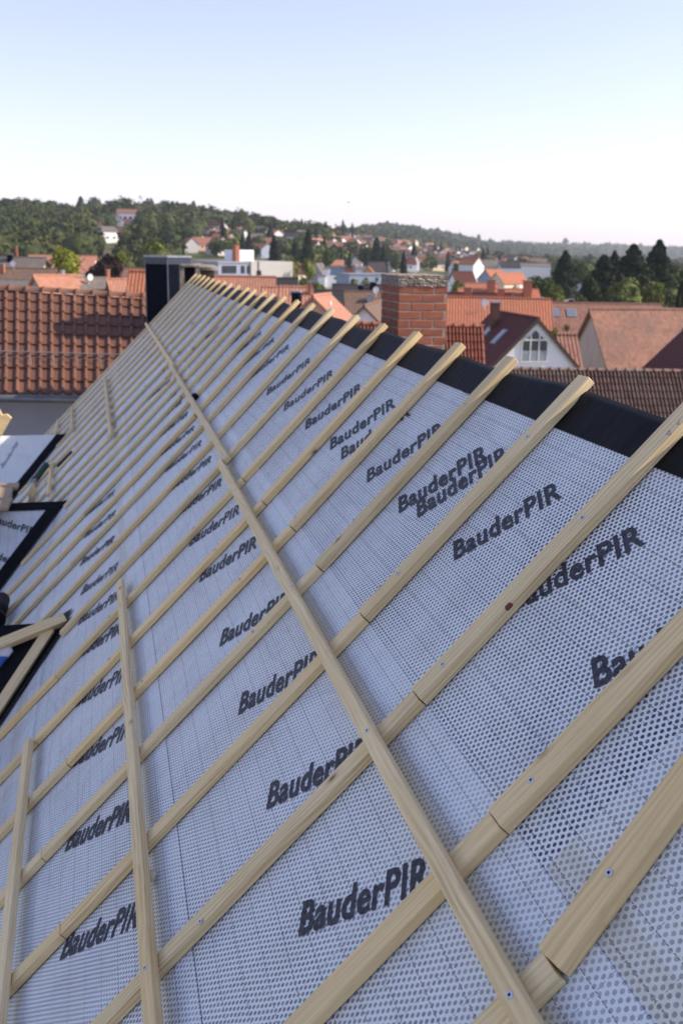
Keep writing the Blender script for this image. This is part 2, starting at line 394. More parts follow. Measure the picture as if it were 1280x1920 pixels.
# main sheet with the dormer openings left in (dormers rise through it)
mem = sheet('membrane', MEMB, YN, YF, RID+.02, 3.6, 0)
mem['label'] = 'white dotted roofing membrane printed with black lettering'
f1 = sheet('membrane_flap', MEMBF, YN, YF, .203, .34, .0014)
f2 = sheet('membrane_flap', MEMBF, YN, YF, .862, 1.0, .0014)
f3 = sheet('membrane_flap', MEMBF, YN, YF, 1.50, 1.63, .0014)
f4 = sheet('membrane_flap', MEMBF, .6, 1.145, RID+.03, .20, .0012)
# black strip over the ridge, folded to the far slope
mb = MB(); pts = []
prof = [(-.43, .0022), (-.46, .003), (-.50, .004), (-.525, .006)]
line = [L(0, d, h) for d, h in prof]
rp = L(0, RID, 0); far = [Vector((rp.x+.012, 0, rp.z+.014)), Vector((rp.x+.05, 0, rp.z-.02)), Vector((rp.x+.30, 0, rp.z-.27)), Vector((rp.x+.34, 0, rp.z-.31))]
line += far; nseg = 60
for i in range(nseg+1):
    y = (YN+(YF-YN)*i/nseg)*U
    for k, p in enumerate(line):
        sag = .008*sin(i*1.7)*(k in (3, 4)) + .005*sin(i*.9+k)*(k > 0)
        pts.append((p.x, y, p.z+sag))
K = len(line)
mb.add(pts, [(i*K+k, i*K+k+1, (i+1)*K+k+1, (i+1)*K+k)[::-1] for i in range(nseg) for k in range(K-1)])
mb.obj('ridge_strip', FOIL, house, Matrix.Identity(4), True)
# structure below: rafters' box and the far slope, end wall
mb = MB()
a = L(0, RID, -.012); b = L(0, 3.6, -.012); c = Vector((a.x+(a.x-b.x), 0, b.z)); y0, y1 = YN*U, YF*U
def rp2(p, y): return (p.x, y, p.z)
mb.add([rp2(a, y0), rp2(b, y0), rp2(c, y0), rp2(a, y1), rp2(b, y1), rp2(c, y1), rp2(b-Vector((0, 0, .3)), y0), rp2(c-Vector((0, 0, .3)), y0), rp2(b-Vector((0, 0, .3)), y1), rp2(c-Vector((0, 0, .3)), y1)],
       [(0, 1, 4, 3), (2, 0, 3, 5), (1, 6, 8, 4), (7, 2, 5, 9), (0, 2, 7, 6, 1), (3, 4, 8, 9, 5), (6, 7, 9, 8)])
mb.obj('insulated_slope', FOIL, house, Matrix.Identity(4))
mb = MB(); mb.box(b.x+.4, c.x-.4, y0+.2, y1-.2, GZ, b.z-.29)
mb.obj('wall', m_plaster('house_plaster', (.55, .52, .47)), house, Matrix.Identity(4))

# counter battens running up the slope (near edge positions, in survey units)
NEAR = [.974, 1.253, 1.70, 2.155, 2.612, 3.041, 3.506, 3.963, 4.445, 4.962, 5.46, 5.90, 6.37, 6.81, 7.21, 7.65, 8.05, 8.57, 9.10, 9.62, 10.14, 10.66, 11.15, 11.68, 12.2, 12.74]
TOPD = {1.253: -.57, 1.70: -.578}
BW = .0575
def dmax(u):
    m = 3.5
    for (uu, dd) in DORM:
        if abs(u-uu)*U < DW: m = min(m, dd+abs(u-uu)*TB/sin(T)-.05)
    return m
JOINT = {.974: .262, 1.253: .216, 1.70: .205, 2.155: .202, 2.612: .225, 3.041: .225, 3.506: .26, 3.963: .28, 4.445: .285, 4.962: .3, 5.46: .29, 5.9: .33}
rb = random.Random(3); battens = {}
for i, u in enumerate(NEAR):
    uc = u+BW/2; top = TOPD.get(u, -.562-rb.uniform(0, .014)); bot = dmax(uc)
    jd = JOINT.get(u, rb.uniform(.2, .5)); j2 = jd + rb.uniform(1.0, 1.6)
    cuts = [top, jd] + ([j2] if j2 < bot-.3 else []) + [bot]
    skew = 0 if i == 0 else max(-.16, -.031*(u-1.1))
    def uat(d): return u + skew*min(1, max(0, (d+.43)/.78))
    for k in range(len(cuts)-1):
        wd_ = .0535 if k == 0 else .047
        a0, a1 = cuts[k]+(.0012 if k else 0), cuts[k+1]-.0008
        u0_, u1_ = uat(a0)+wd_/2+rb.uniform(-.0015, .0015), uat(a1)+wd_/2+rb.uniform(-.0015, .0015)
        if i == 0 and k == 0: u0_ = u1_+.155
        bt = beam('counter_batten', L(u1_, a1, 0.003), L(u0_, a0, 0.003), wd_*U, (HT if k == 0 else HT*.9)*U*rb.uniform(.98, 1.02), NRM, house, seed=i*7+k+1)
        uc = (u0_+u1_)/2
        battens[(i, k)] = bt
        if i < 12 and not (i < 4 and k < 2):
            dd = cuts[k]+rb.uniform(.18, .3)
            while dd < cuts[k+1]-.02:
                screw(bt, L(uc+rb.uniform(-.012, .012), dd, HT+.0033), NRM); dd += rb.uniform(.38, .6)
# roof battens along the ridge, lying across
B1H = HT+.0035
def hb(u0, u1, d0, d1, wd=.031, h=B1H, ht=.0235, nm='roof_batten'):
    return beam(nm, L(u0, d0, h), L(u1, d1, h), wd*U, ht*U, NRM, house, seed=int(u0*100)+3)
bb = [hb(.3, 4.32, .321, .324), hb(4.26, 8.05, .290, .300), hb(7.9, 12.85, .283, .308),
      hb(.3, 2.02, .925, .949), hb(2.021, 4.13, .949, .969), hb(7.72, 11.85, .995, 1.055),
      hb(.4, 3.43, 1.36, 1.465), hb(10.3, 12.3, 1.545, 1.63), hb(11.1, 12.4, 1.86, 1.87), hb(8.0, 9.53, 1.71, 1.782), hb(8.62, 9.6, 1.955, 2.045)]
for (px, py, o) in ((955, 1866, 0), (688, 1370, 0), (548, 1098, 0), (272, 1815, 3)):
    d = rt*((px-640)/FPX) - up*((py-960)/FPX) + fwd; hh = (B1H+.0238)*U
    z = (hh-NRM.dot(CAM))/NRM.dot(d); screw(bb[o], CAM+d*z, NRM, .0085)
# offset screws on the nearest battens, at the places seen
for (px, py, key) in ((1141, 1637, 0), (995, 1463, 1), (829, 1246, 2), (1091, 971, 2), (745, 1075, 3), (988, 819, 3), (376, 1728, 1)):
    d = rt*((px-640)/FPX) - up*((py-960)/FPX) + fwd; hh = (HT+.0033)*U
    z = (hh-NRM.dot(CAM))/NRM.dot(d); p = CAM+d*z
    k = 0 if -RF.inverted()[0].to_3d().dot(p)/U < JOINT[NEAR[key]] else 1
    screw(battens[(key, k)], p, NRM, .009)

# ------------------------------------------------------------------ printed words
cu = bpy.data.curves.new('printed_word', 'FONT'); cu.body = 'BauderPIR'; cu.size = 1; cu.offset = .027; cu.space_character = 1.06; cu.resolution_u = 4
to = bpy.data.objects.new('tmp_word', cu); C.objects.link(to)
bpy.context.view_layer.update()
me0 = bpy.data.meshes.new_from_object(to.evaluated_get(bpy.context.evaluated_depsgraph_get()))
C.objects.unlink(to); bpy.data.objects.remove(to)
tv = np.array([v.co[:] for v in me0.vertices]); tx0, tx1 = tv[:, 0].min(), tv[:, 0].max(); ty0, ty1 = tv[:, 1].min(), tv[:, 1].max()
word_polys = [tuple(p.vertices) for p in me0.polygons]
def word(u, d, bas, hgt, mat, parent, M, h, name='printed_word', squash=1.0):
    """bas: baseline vector (du,dd); hgt: cap-height vector (du,dd); drawn in the sheet's local frame (x=-d, y=u)"""
    V = []
    for x, y, _ in tv:
        s = (x-tx0)/(tx1-tx0); t = (y-0)/(ty1-0)
        uu = u+bas[0]*s+hgt[0]*t; dd = d+bas[1]*s+hgt[1]*t
        V.append((-dd*U, uu*U, h))
    m = MB(); m.add(V, word_polys)
    o = m.obj(name, mat, parent, M); return o
W1 = [(2.045, -.040), (1.704, -.037), (1.353, -.037), (2.485, -.037), (2.372, -.060), (2.841, -.041), (3.187, -.041), (3.36, -.041), (3.80, -.035), (4.279, -.031), (4.774, -.033), (5.386, -.044), (5.85, -.04), (6.34, -.04), (6.8, -.035), (7.3, -.04), (7.9, -.035), (8.6, -.04), (9.3, -.04)]
W2 = [(1.462, .624), (1.863, .615), (2.321, .617), (2.777, .614), (3.396, .620), (3.847, .619), (4.369, .634), (4.851, .628), (5.3, .635), (5.75, .633), (6.25, .63), (6.75, .63), (7.2, .63), (7.9, .63), (8.6, .63)]
W3 = [(2.076, 1.263), (2.528, 1.271), (2.985, 1.262), (3.431, 1.26), (3.90, 1.277), (4.30, 1.28), (4.7, 1.279), (5.219, 1.30), (5.7, 1.28), (6.2, 1.28), (1.05, .63), (1.62, 1.27)]
for k, (u, d) in enumerate(W1+W2+W3):
    hh = .0042 if k >= len(W1) or u < 1.5 else .0032
    bu = -.165 if u < 1.75 else (-.16 if u < 2.4 else (-.175 if u < 3 else -.20)); hu = .060 if u < 1.8 else (.068 if u < 2.2 else (.078 if u < 3 else .088))
    word(u, d, (bu, -.252), (hu, -.030), INK, mem, RF, .0030 + (.0014*U if u < 1.2 and d < .3 else 0))

# ------------------------------------------------------------------ dormers (parts of the same roof)
def dormer(u0, d0, mat, Lx, hw=DW, ridge_foil=True, wv=.085*U, w2=.03*U):
    P = L(u0, d0, 0.004); x0, y0, z0 = P; dr = hw*TB; xi = x0-dr/tan(T); xo = x0-Lx
    nn = Vector((0, -TB, 1)).normalized(); nf = Vector((0, TB, 1)).normalized()
    # near and far slopes; local frame: x = along the ridge outward, y = up the slope
    ln = math.hypot(hw, dr)
    for s, nv in ((-1, nn), (1, nf)):
        q = [P, Vector((xo, y0, z0)), Vector((xo, y0+s*hw, z0-dr)), Vector((xi, y0+s*hw, z0-dr))]
        if s > 0: q = q[::-1]
        ex = Vector((-1, 0, 0)); ey = nv.cross(ex); M = Matrix(((ex.x, ey.x, nv.x, P.x), (ex.y, ey.y, nv.y, P.y), (ex.z, ey.z, nv.z, P.z), (0, 0, 0, 1)))
        Mi = M.inverted(); m = MB(); m.slab([Mi @ v for v in q], (0, 0, 1), .03)
        sl = m.obj('dormer_slope', mat, house, M)
        if s < 0: near = sl
        # black flashing in the valley: a strip on each side of the fold
        vd = (Vector((xi, y0+s*hw, z0-dr))-P).normalized()
        m = MB()
        e1 = (Vector((-1, 0, 0)) - vd*Vector((-1, 0, 0)).dot(vd)).normalized()
        lnv = math.hypot(math.hypot(dr/tan(T), hw), dr)
        a0 = P+nv*.006; a1 = P+vd*lnv+nv*.006
        k_ = wv/max(.2, abs(e1.dot(Vector((-1, 0, 0)))))
        m.add([a0, a1, a1+e1*wv, P+Vector((-1, 0, 0))*k_+nv*.006], [(0, 1, 2, 3) if s < 0 else (3, 2, 1, 0)])
        sy = Vector((0, s, 0)); e2 = (sy - vd*sy.dot(vd)).normalized()
        e2 = (e2 - NRM*e2.dot(NRM)).normalized()
        m.add([a0+NRM*.002, a1+NRM*.002, a1+e2*w2+NRM*.006, a0+e2*w2+NRM*.006], [(3, 2, 1, 0) if s < 0 else (0, 1, 2, 3)])
        m.obj('valley_flashing', FOIL, house, Matrix.Identity(4))
    # ridge foil
    m = MB(); wr = .075*U
    cw, sw = math.cos(math.atan(TB)), math.sin(math.atan(TB))
    m.add([(x0+.02, y0, z0+.014), (xo-.02, y0, z0+.014), (xo-.02, y0-wr*cw, z0+.010-wr*sw), (x0-.02, y0-wr*cw, z0+.010-wr*sw), (xo-.02, y0+wr*cw, z0+.010-wr*sw), (x0-.02, y0+wr*cw, z0+.010-wr*sw)],
          [(0, 1, 2, 3), (1, 0, 5, 4)])
    if ridge_foil: m.obj('dormer_ridge_strip', FOIL, house, Matrix.Identity(4))
    # cheeks, front wall and window
    m = MB(); m.add([(xo+.25, y0-hw+.15, z0-dr-.05), (xo+.25, y0+hw-.15, z0-dr-.05), (xo+.25, y0, z0-.1), (xo+.25, y0-hw+.15, z0-Lx), (xo+.25, y0+hw-.15, z0-Lx),
                     (x0, y0-hw+.15, z0-dr-.05), (x0, y0+hw-.15, z0-dr-.05), (x0, y0-hw+.15, z0-Lx), (x0, y0+hw-.15, z0-Lx)],
                    [(3, 0, 2, 1, 4), (3, 7, 5, 0), (4, 1, 6, 8)])
    fw = m.obj('dormer_wall', MEMBP, house, Matrix.Identity(4))
    m = MB(); m.box(xo+.2, xo+.26, y0-.5, y0+.5, z0-Lx+.25, z0-dr-.25); wn_ = m.obj('dormer_window', GLASS, house, Matrix.Identity(4))
    return near, P, nn, xo, dr
nearA = dormer(*DORM[0], MEMBP, 3.6, ridge_foil=False); nearB = dormer(*DORM[1], MEMB, 3.0); nearC = dormer(*DORM[2], FOIL, 2.8, ridge_foil=False, w2=.075*U)
# lettering on the dormer slopes, local frame x outward, y up-slope -> word() uses x=-d*U,y=u*U
def word_on(near, px, py, px2, py2, hpx, mat):
    sl, P, nn, xo, dr = near; Mi = W[sl.name].inverted()
    def hit(px, py):
        d = rt*((px-640)/FPX) - up*((py-960)/FPX) + fwd; z = nn.dot(P-CAM)/nn.dot(d); return Mi @ (CAM+d*z)
    a, b, c_ = hit(px, py), hit(px2, py2), hit(px+hpx[0], py+hpx[1]); V = []
    bas = b-a; hg = c_-a
    for x, y, _ in tv:
        s = (x-tx0)/(tx1-tx0); t = y/ty1; q = a+bas*s+hg*t; V.append((q.x, q.y, .004))
    m = MB(); m.add(V, word_polys); m.obj('printed_word', mat, sl, W[sl.name])
word_on(nearA, 5, 879, 36, 833, (-3, -8), INKG)
word_on(nearB, -14, 978, 64, 1004, (4, -13), INK)
word_on(nearB, -32, 1040, 46, 1066, (4, -13), INK)
# dormer C: ridge batten and a batten beside the valley
sl, P, nn, xo, dr = nearC
def onC(px, py, off=.02):
    sl, P, nn, xo, dr = nearC; d = rt*((px-640)/FPX) - up*((py-960)/FPX) + fwd; z = (nn.dot(P-CAM)+off)/nn.dot(d); return CAM+d*z
beam('dormer_batten', onC(123, 1164, .03), onC(-60, 1238, .03), .075, .055, nn, house, seed=91)
beam('dormer_batten', onC(94, 1183, .012), onC(-40, 1388, .012), .07, .036, nn, house, seed=92)

# ------------------------------------------------------------------ small things on the roof
def roofhit(px, py, h=0.0):
    d = rt*((px-640)/FPX) - up*((py-960)/FPX) + fwd; z = (h*U-NRM.dot(CAM))/NRM.dot(d); return CAM+d*z
def frame_at(p, x, n):
    x = Vector(x).normalized(); z = Vector(n); z = (z-x*z.dot(x)).normalized(); y = z.cross(x)
    return Matrix(((x.x, y.x, z.x, p.x), (x.y, y.y, z.y, p.y), (x.z, y.z, z.z, p.z), (0, 0, 0, 1)))
UPS = Vector((cos(T), 0, sin(T)))
# black rubber block lodged above the middle roof batten
M = frame_at(roofhit(368, 748, .004), UPS, NRM)
m = MB(); m.box(-.035, .035, -.035, .035, 0, .045); m.box(-.028, .028, -.028, .028, .045, .055)
o = m.obj('rubber_block', FOIL, None, M); tag(o, 'small black block wedged beside the long crossing batten', 'block'); bv = o.modifiers.new('b', 'BEVEL'); bv.width = .006
# cartridge gun with green foam tube in the valley
p = roofhit(80, 893, .05); M = frame_at(p, Vector((-.45, -1, -.45)), NRM)
t_ = thing('foam_gun', 'green foam can with grey gun lying in the roof valley', 'foam gun', p, M=M)
m = MB(); m.cyl((-.22, 0, .05), .045, .045, .36, 14, axis='x'); m.obj('can', m_plain('green_can', (.006, .05, .025), .4, .4, .1), t_)
m = MB(); m.cyl((.14, 0, .05), .03, .016, .07, 12, axis='x'); m.obj('nozzle', LEAD, t_)
m = MB(); m.box(-.30, .18, -.09, -.06, .05, .09); m.box(-.30, -.26, -.09, .03, .05, .07); m.obj('rail', m_plain('alu_rail', (.5, .52, .58), .4, .5, .05), t_)
# spirit-level like knife between battens
p = roofhit(110, 876, .012); M = frame_at(p, UPS, NRM)
t_ = thing('hand_saw', 'hand tool with black grip and grey blade lying between battens', 'saw', p, M=M)
m = MB(); m.box(0, .28, -.025, .025, 0, .03); m.obj('handle', FOIL, t_)
m = MB(); m.add([(-.42, -.04, .01), (0, -.025, .01), (0, .025, .01), (-.42, .01, .01), (-.42, -.04, .014), (0, -.025, .014), (0, .025, .014), (-.42, .01, .014)], [(0, 3, 2, 1), (4, 5, 6, 7), (0, 1, 5, 4), (1, 2, 6, 5), (2, 3, 7, 6), (3, 0, 4, 7)]); m.obj('blade', ZINC, t_)
# pointed offcuts standing in the roof valley
def offcut(px, py, px2, py2, z, wd, label, pointed=True):
    a, b = at(px, py, z), at(px2, py2, z*.985); x = b-a; ln = x.length; M = frame_at(a, x, -fwd)
    m = MB(); h = wd/2
    m.add([(0, -h, -.012), (0, h, -.012), (0, h, .012), (0, -h, .012), (ln*.7, -h, -.012), (ln*.7, h, -.012), (ln*.7, h, .012), (ln*.7, -h, .012), (ln, -.003, -.01), (ln, .006, -.01), (ln, .006, .01), (ln, -.003, .01)] if pointed else
          [(0, -h, -.012), (0, h, -.012), (0, h, .012), (0, -h, .012), (ln*.5, -h, -.012), (ln*.5, h, -.012), (ln*.5, h, .012), (ln*.5, -h, .012), (ln, -h, -.01), (ln, h, -.01), (ln, h, .01), (ln, -h, .01)],
          [(0, 3, 2, 1), (0, 1, 5, 4), (1, 2, 6, 5), (2, 3, 7, 6), (3, 0, 4, 7), (4, 5, 9, 8), (5, 6, 10, 9), (6, 7, 11, 10), (7, 4, 8, 11), (8, 9, 10, 11)])
    o = m.obj('timber_offcut', WOOD, None, M); return tag(o, label, 'timber', 'timber offcuts in the roof valley')
zB = (L(*DORM[1])-CAM).dot(fwd)
offcut(60, 950, 62, 906, zB+.1, .07, 'pale pointed timber offcut standing behind the middle dormer ridge')
# scaffold boards resting on the middle dormer ridge, partly in the sun
sl, P, nn, xo, dr = nearB
t_ = thing('board_platform', 'platform of weathered boards resting on the middle dormer ridge, half in sunlight', 'platform', P+Vector((-1.35, -.1, .05)))
Bz = P.z
def zhit(px, py, z):
    d = rt*((px-640)/FPX) - up*((py-960)/FPX) + fwd; return CAM+d*((z-CAM.z)/d.z)
e1, e2 = zhit(32, 905, Bz+.085), zhit(9, 972, Bz+.085)
for k in range(5):
    ya = e1.y-.11-k*.235
    beam('board', Vector((e1.x+rb.uniform(-.03, .03), ya, Bz+.05)), Vector((e1.x-2.2, ya, Bz+.05)), .225, .035, (0, 0, 1), t_, WOODOLD, seed=40+k)
for bx_ in (.3, 1.6):
    m = MB(); m.box(e1.x-bx_, e1.x-bx_+.08, e1.y-1.1, e1.y-.02, Bz+.008, Bz+.05); m.obj('bearer', WOODOLD, t_, Matrix.Identity(4))
# sunlit scrap on the far dormer ridge
sl, P, nn, xo, dr = nearA
a_ = at(2, 810, (P-CAM).dot(fwd)-.4)
t_ = thing('bent_offcut', 'sunlit pale timber scrap leaning on the far dormer ridge', 'scrap', a_, M=frame_at(Vector((a_.x, P.y, P.z+.02)), Vector((1, 0, 0)), Vector((0, 0, 1))))
m = MB(); m.add([(-.28, -.04, 0), (.0, -.04, 0), (.16, -.04, .26), (.10, -.04, .32), (.02, -.04, .31), (-.03, -.04, .44), (-.28, -.04, .5), (-.28, .05, 0), (.0, .05, 0), (.16, .05, .26), (.10, .05, .32), (.02, .05, .31), (-.03, .05, .44), (-.28, .05, .5)],
                [(0, 1, 2, 3, 4, 5, 6), (13, 12, 11, 10, 9, 8, 7)] + [(i, 7+i, 7+(i+1) % 7, (i+1) % 7) for i in range(7)]); m.obj('splintered_block', WOOD, t_)
# black drain pipe end and the blue and white sack at the picture's left edge
p = roofhit(2, 1160, .05); m = MB(); n_ = 18
for i in range(13):
    t0 = i/13*math.pi*1.6
m = MB(); m.cyl((0, 0, 0), .075, .075, .5, 18, axis='y'); m.cyl((0, -.02, 0), .085, .085, .06, 18, axis='y')
o = m.obj('black_pipe', FOIL, None, Matrix.Translation(roofhit(-8, 1162, .075))); tag(o, 'short black plastic pipe lying by the near dormer', 'pipe')
for pl in o.data.polygons: pl.use_smooth = len(pl.vertices) == 4
nn = nearC[2]; q0 = onC(-6, 1236); M = frame_at(q0, (-1, 0, 0), nn); Mi = M.inverted()
t_ = thing('sealant_pack', 'white and blue packet lying on the black foil of the near dormer', 'packet', q0, M=M)
def cush(pts, mat, nm, th=.03):
    q = [Mi @ onC(*p) for p in pts]; cx = sum((v for v in q), Vector())/len(q); k = len(q); m = MB()
    V = [Vector((v.x, v.y, 0)) for v in q] + [Vector((v.x, v.y, th*.6)) for v in q] + [Vector((cx.x+(v.x-cx.x)*.8, cx.y+(v.y-cx.y)*.8, th)) for v in q]
    m.add(V, [tuple(range(k))[::-1], tuple(range(2*k, 3*k))] + [(r_*k+i, r_*k+(i+1) % k, (r_+1)*k+(i+1) % k, (r_+1)*k+i) for r_ in range(2) for i in range(k)]); m.obj(nm, mat, t_)
cush([(-40, 1218), (22, 1216), (25, 1222), (16, 1234), (-40, 1234)], m_plain('white_film', (.62, .62, .66), .4, .4, .05), 'white_panel')
cush([(-40, 1234), (16, 1234), (6, 1246), (2, 1252), (-40, 1252)], m_plain('blue_film', (.03, .10, .35), .4, .4, .05), 'blue_panel', .028)
# lump of foam by the second roof batten, brown wedge on the third counter batten
p = roofhit(284, 1645, .012); m = MB()
ang = [i*2*math.pi/9 for i in range(9)]; rad = [.02, .026, .018, .03, .024, .017, .025, .03, .022]
V = [(rad[i]*cos(ang[i])*1.2, rad[i]*sin(ang[i]), 0) for i in range(9)] + [(rad[i]*cos(ang[i]), rad[i]*sin(ang[i])*.8, .014) for i in range(9)] + [(.003, .002, .024)]
m.add(V, [(i, (i+1) % 9, 9+(i+1) % 9, 9+i) for i in range(9)] + [(9+i, 9+(i+1) % 9, 18) for i in range(9)])
o = m.obj('foam_lump', m_plain('yellow_foam', (.55, .52, .36), .9, .1, .15, 30), None, frame_at(p, UPS, NRM), True); tag(o, 'small yellowish foam scrap stuck beside the left crossing batten', 'foam scrap')
# reddish knot plug at a batten edge
m = MB(); m.box(-.013, .013, -.008, .008, -.002, .012); p = roofhit(955, 1139, HT*.8)
o = m.obj('resin_knot', m_plain('resin_brown', (.16, .06, .03), .6, .3, .2, 60), battens[(2, 0)], frame_at(p, UPS, NRM)); bv = o.modifiers.new('b', 'BEVEL'); bv.width = .004
# pencil marks near the top of the second batten
hh = HT+.0036
for (x0_, y0_, x1_, y1_) in ((1248, 815, 1254, 806), (1248, 815, 1250, 812), (1268, 797, 1273, 788), (1248, 813, 1256, 816), (1268, 795, 1275, 795), (1256, 815, 1253, 806), (1254, 806, 1254, 806)):
    a, b = roofhit(x0_, y0_, hh), roofhit(x1_, y1_, hh)
    if (b-a).length < .002: continue
    m = MB(); m.box(0, (b-a).length, -.0008, .0008, 0, .0003); m.obj('pencil_mark', INKB, battens[(2, 0)], frame_at(a, b-a, NRM))
#PART2
# ------------------------------------------------------------------ modelled tile surfaces (four corners, any twist)
def tile_surface(name, parent, mat, RL, RR, EL, ER, ncol, nrow, kind='roll', rh=.05, step=.03):
    """rolls run from the ridge corners RL,RR down to the eave corners EL,ER"""
    if kind == 'roll': prof = [(0, 0), (.03, .6), (.09, .97), (.15, 1), (.21, .97), (.27, .6), (.30, .0), (.36, -.05), (.6, -.05), (.93, -.04)]
    else: prof = [(0, .0), (.12, .55), (.28, 1), (.46, .85), (.62, .35), (.78, -.1), (.9, -.12)]
    RL, RR, EL, ER = map(Vector, (RL, RR, EL, ER)); nrm = ((ER-EL).cross(RL-EL)).normalized()
    xs = np.array([(c+p[0])/ncol for c in range(ncol) for p in prof]+[1.0]); hs = np.array([p[1]*rh for c in range(ncol) for p in prof]+[0.0])
    V, UV = [], []; n_ = len(xs); rows = []
    rl, rr_, el, er = map(np.array, (RL, RR, EL, ER)); nv = np.array(nrm)
    for r in range(nrow):
        for e, (t, hh) in enumerate(((r/nrow, 0.0), ((r+1)/nrow, step), ((r+1)/nrow, 0.0))):
            wob = rng.normal(0, .0025, n_)
            a = rl+(el-rl)*t; b = rr_+(er-rr_)*t
            P = a[None]+(b-a)[None]*xs[:, None]+nv[None]*(hs+hh-(.012 if e == 2 else 0)+wob)[:, None]
            V.append(P); UV.append(np.stack([xs*ncol*.999, np.full(n_, (r+.5)*1.0)], -1)); rows.append(e)
    V = np.concatenate(V); UV = np.concatenate(UV); nr = len(rows)
    i, j = np.meshgrid(np.arange(nr-1), np.arange(n_-1), indexing='ij')
    F = np.stack([i*n_+j, (i+1)*n_+j, (i+1)*n_+j+1, i*n_+j+1], -1).reshape(-1, 4)
    me = np_mesh(name, V, F, mat); uvl = me.uv_layers.new(name='UVMap')
    li = np.zeros(len(me.loops), np.int32); me.loops.foreach_get('vertex_index', li); uvl.data.foreach_set('uv', UV[li].astype(np.float32).ravel())
    o = bpy.data.objects.new(name, me); place(o, parent, Matrix.Identity(4)); return o

def ridge_caps(name, parent, mat, a, b, n, r=.11):
    m = MB(); a, b = Vector(a), Vector(b); x = (b-a).normalized(); y = Vector((0, 0, 1)).cross(x).normalized(); z = x.cross(y)
    for i in range(n):
        p, q = a+(b-a)*(i/n), a+(b-a)*((i+1.06)/n); K = 8; vs = []
        for c, rr2 in ((p, r*1.12), (p+(q-p)*.12, r*1.12), (p+(q-p)*.13, r), (q, r*.92)):
            for k in range(K+1):
                t = math.pi*k/K; vs.append(c + y*(rr2*cos(t)) + z*(rr2*sin(t)*.9-.02))
        m.add(vs, [(s_*(K+1)+k, (s_+1)*(K+1)+k, (s_+1)*(K+1)+k+1, s_*(K+1)+k+1) for s_ in range(3) for k in range(K)] + [tuple(range(K+1))])
    return m.obj(name, mat, parent, Matrix.Identity(4), True)

# neighbour's big tiled roof on the left
CT1 = m_claytile('brown_clay', (.150, .072, .047), (.180, .086, .055), (.11, .057, .042), .3, .3, .34)
rl, rr2 = at(-420, 519, 25.2), at(330, 564, 25.2); el, er = at(-420, 733, 21.6), at(330, 742, 21.6)
nb = thing('neighbour_house', 'neighbouring house with large glazed brown rolled tiles, snow guard and grey eave wall', 'house', Vector((el.x+4, el.y+1, GZ)))
tl = tile_surface('roof', nb, CT1, rl, rr2, el, er, 35, 9, 'roll', .062, .04)
ridge_caps('ridge_tiles', tl, CT1, rl+Vector((0, .03, .05)), rr2+Vector((0, .03, .05)), 24, .13)
m = MB(); g0, g1 = el+Vector((0, -.07, -.10)), er+Vector((0, -.07, -.10)); m.tube(g0, g1, .085, .085, 12); m.obj('gutter', m_plain('grey_gutter', (.10, .11, .125), .35, .5, .1), nb, Matrix.Identity(4), True)
m = MB(); yw = el.y+.55
m.add([(el.x, yw, el.z-.25), (er.x+1, yw, el.z-.25), (er.x+1, yw, GZ), (el.x, yw, GZ), (el.x, el.y-.05, el.z-.13), (er.x+1, el.y-.05, el.z-.13), (el.x, yw, el.z-.13), (er.x+1, yw, el.z-.13)], [(0, 1, 2, 3), (4, 5, 7, 6), (6, 7, 1, 0)])
m.add([(el.x, yw+6, el.z-.13), (er.x+1, yw+6, el.z-.13), (rl.x, rl.y, rl.z-.05), (rr2.x, rr2.y, rr2.z-.05)], [(2, 3, 1, 0)])
m.obj('wall', m_plain('grey_render', (.40, .42, .48), .9, .1, .05, .7), nb, Matrix.Identity(4))
# snow guard: rails on brackets
def onroof(s, t, h): p = (rl+(el-rl)*t)*(1-s)+(rr2+(er-rr2)*t)*s; return p+((er-el).cross(rl-el)).normalized()*h
m = MB()
m.tube(onroof(0, .70, .22), onroof(1, .70, .22), .012, .012, 6)
m.tube(onroof(0, .70, .08), onroof(1, .70, .08), .006, .006, 6)
for k in range(120): s_ = k/119; m.tube(onroof(s_, .70, .06), onroof(s_, .70, .22), .0035, .0035, 4)
for k in range(18): s_ = k/17.2; m.tube(onroof(s_, .70, .2), onroof(s_, .76, .05), .007, .007, 5); m.tube(onroof(s_, .70, .0), onroof(s_, .70, .22), .007, .007, 5)
m.obj('snow_guard', m_plain('guard_metal', (.30, .27, .25), .4, .5, .08), nb, Matrix.Identity(4))

# slate-clad chimney and the old chimneys beside the far end of the roof
def box_at(m, cx, cy, z0, z1, wx, wy, ang=0, mi=0, taper=0):
    c, s = cos(ang), sin(ang); vs = []
    for z, k in ((z0, 1), (z1, 1-taper)):
        for (a, b) in ((-1, -1), (1, -1), (1, 1), (-1, 1)): x, y = a*wx/2*k, b*wy/2*k; vs.append((cx+x*c-y*s, cy+x*s+y*c, z))
    return m.add(vs, [(0, 3, 2, 1), (4, 5, 6, 7), (0, 1, 5, 4), (1, 2, 6, 5), (2, 3, 7, 6), (3, 0, 4, 7)], mi)
p = at(318, 479.5, 22.1); q = p; an = R(-48)
cx, cy = p.x+.05, p.y+1.5
t_ = thing('slate_chimney', 'tall chimney clad in dark blue slate with light metal edging', 'chimney', Vector((cx, cy, p.z-4)))
m = MB(); box_at(m, cx, cy, p.z-5, p.z-.04, .82, .68, R(-55)); shaft = m.obj('slate_cladding', SLATE, t_, Matrix.Identity(4))
m = MB(); box_at(m, cx, cy, p.z-.045, p.z, .87, .73, R(-55)); m.obj('cap', LEAD, t_, Matrix.Identity(4))
m = MB(); box_at(m, cx, cy, p.z-.20, p.z-.045, .84, .70, R(-55)); m.obj('cap_flashing', m_plain('blue_grey_sheet', (.025, .04, .065), .4, .5, .1), t_, Matrix.Identity(4))
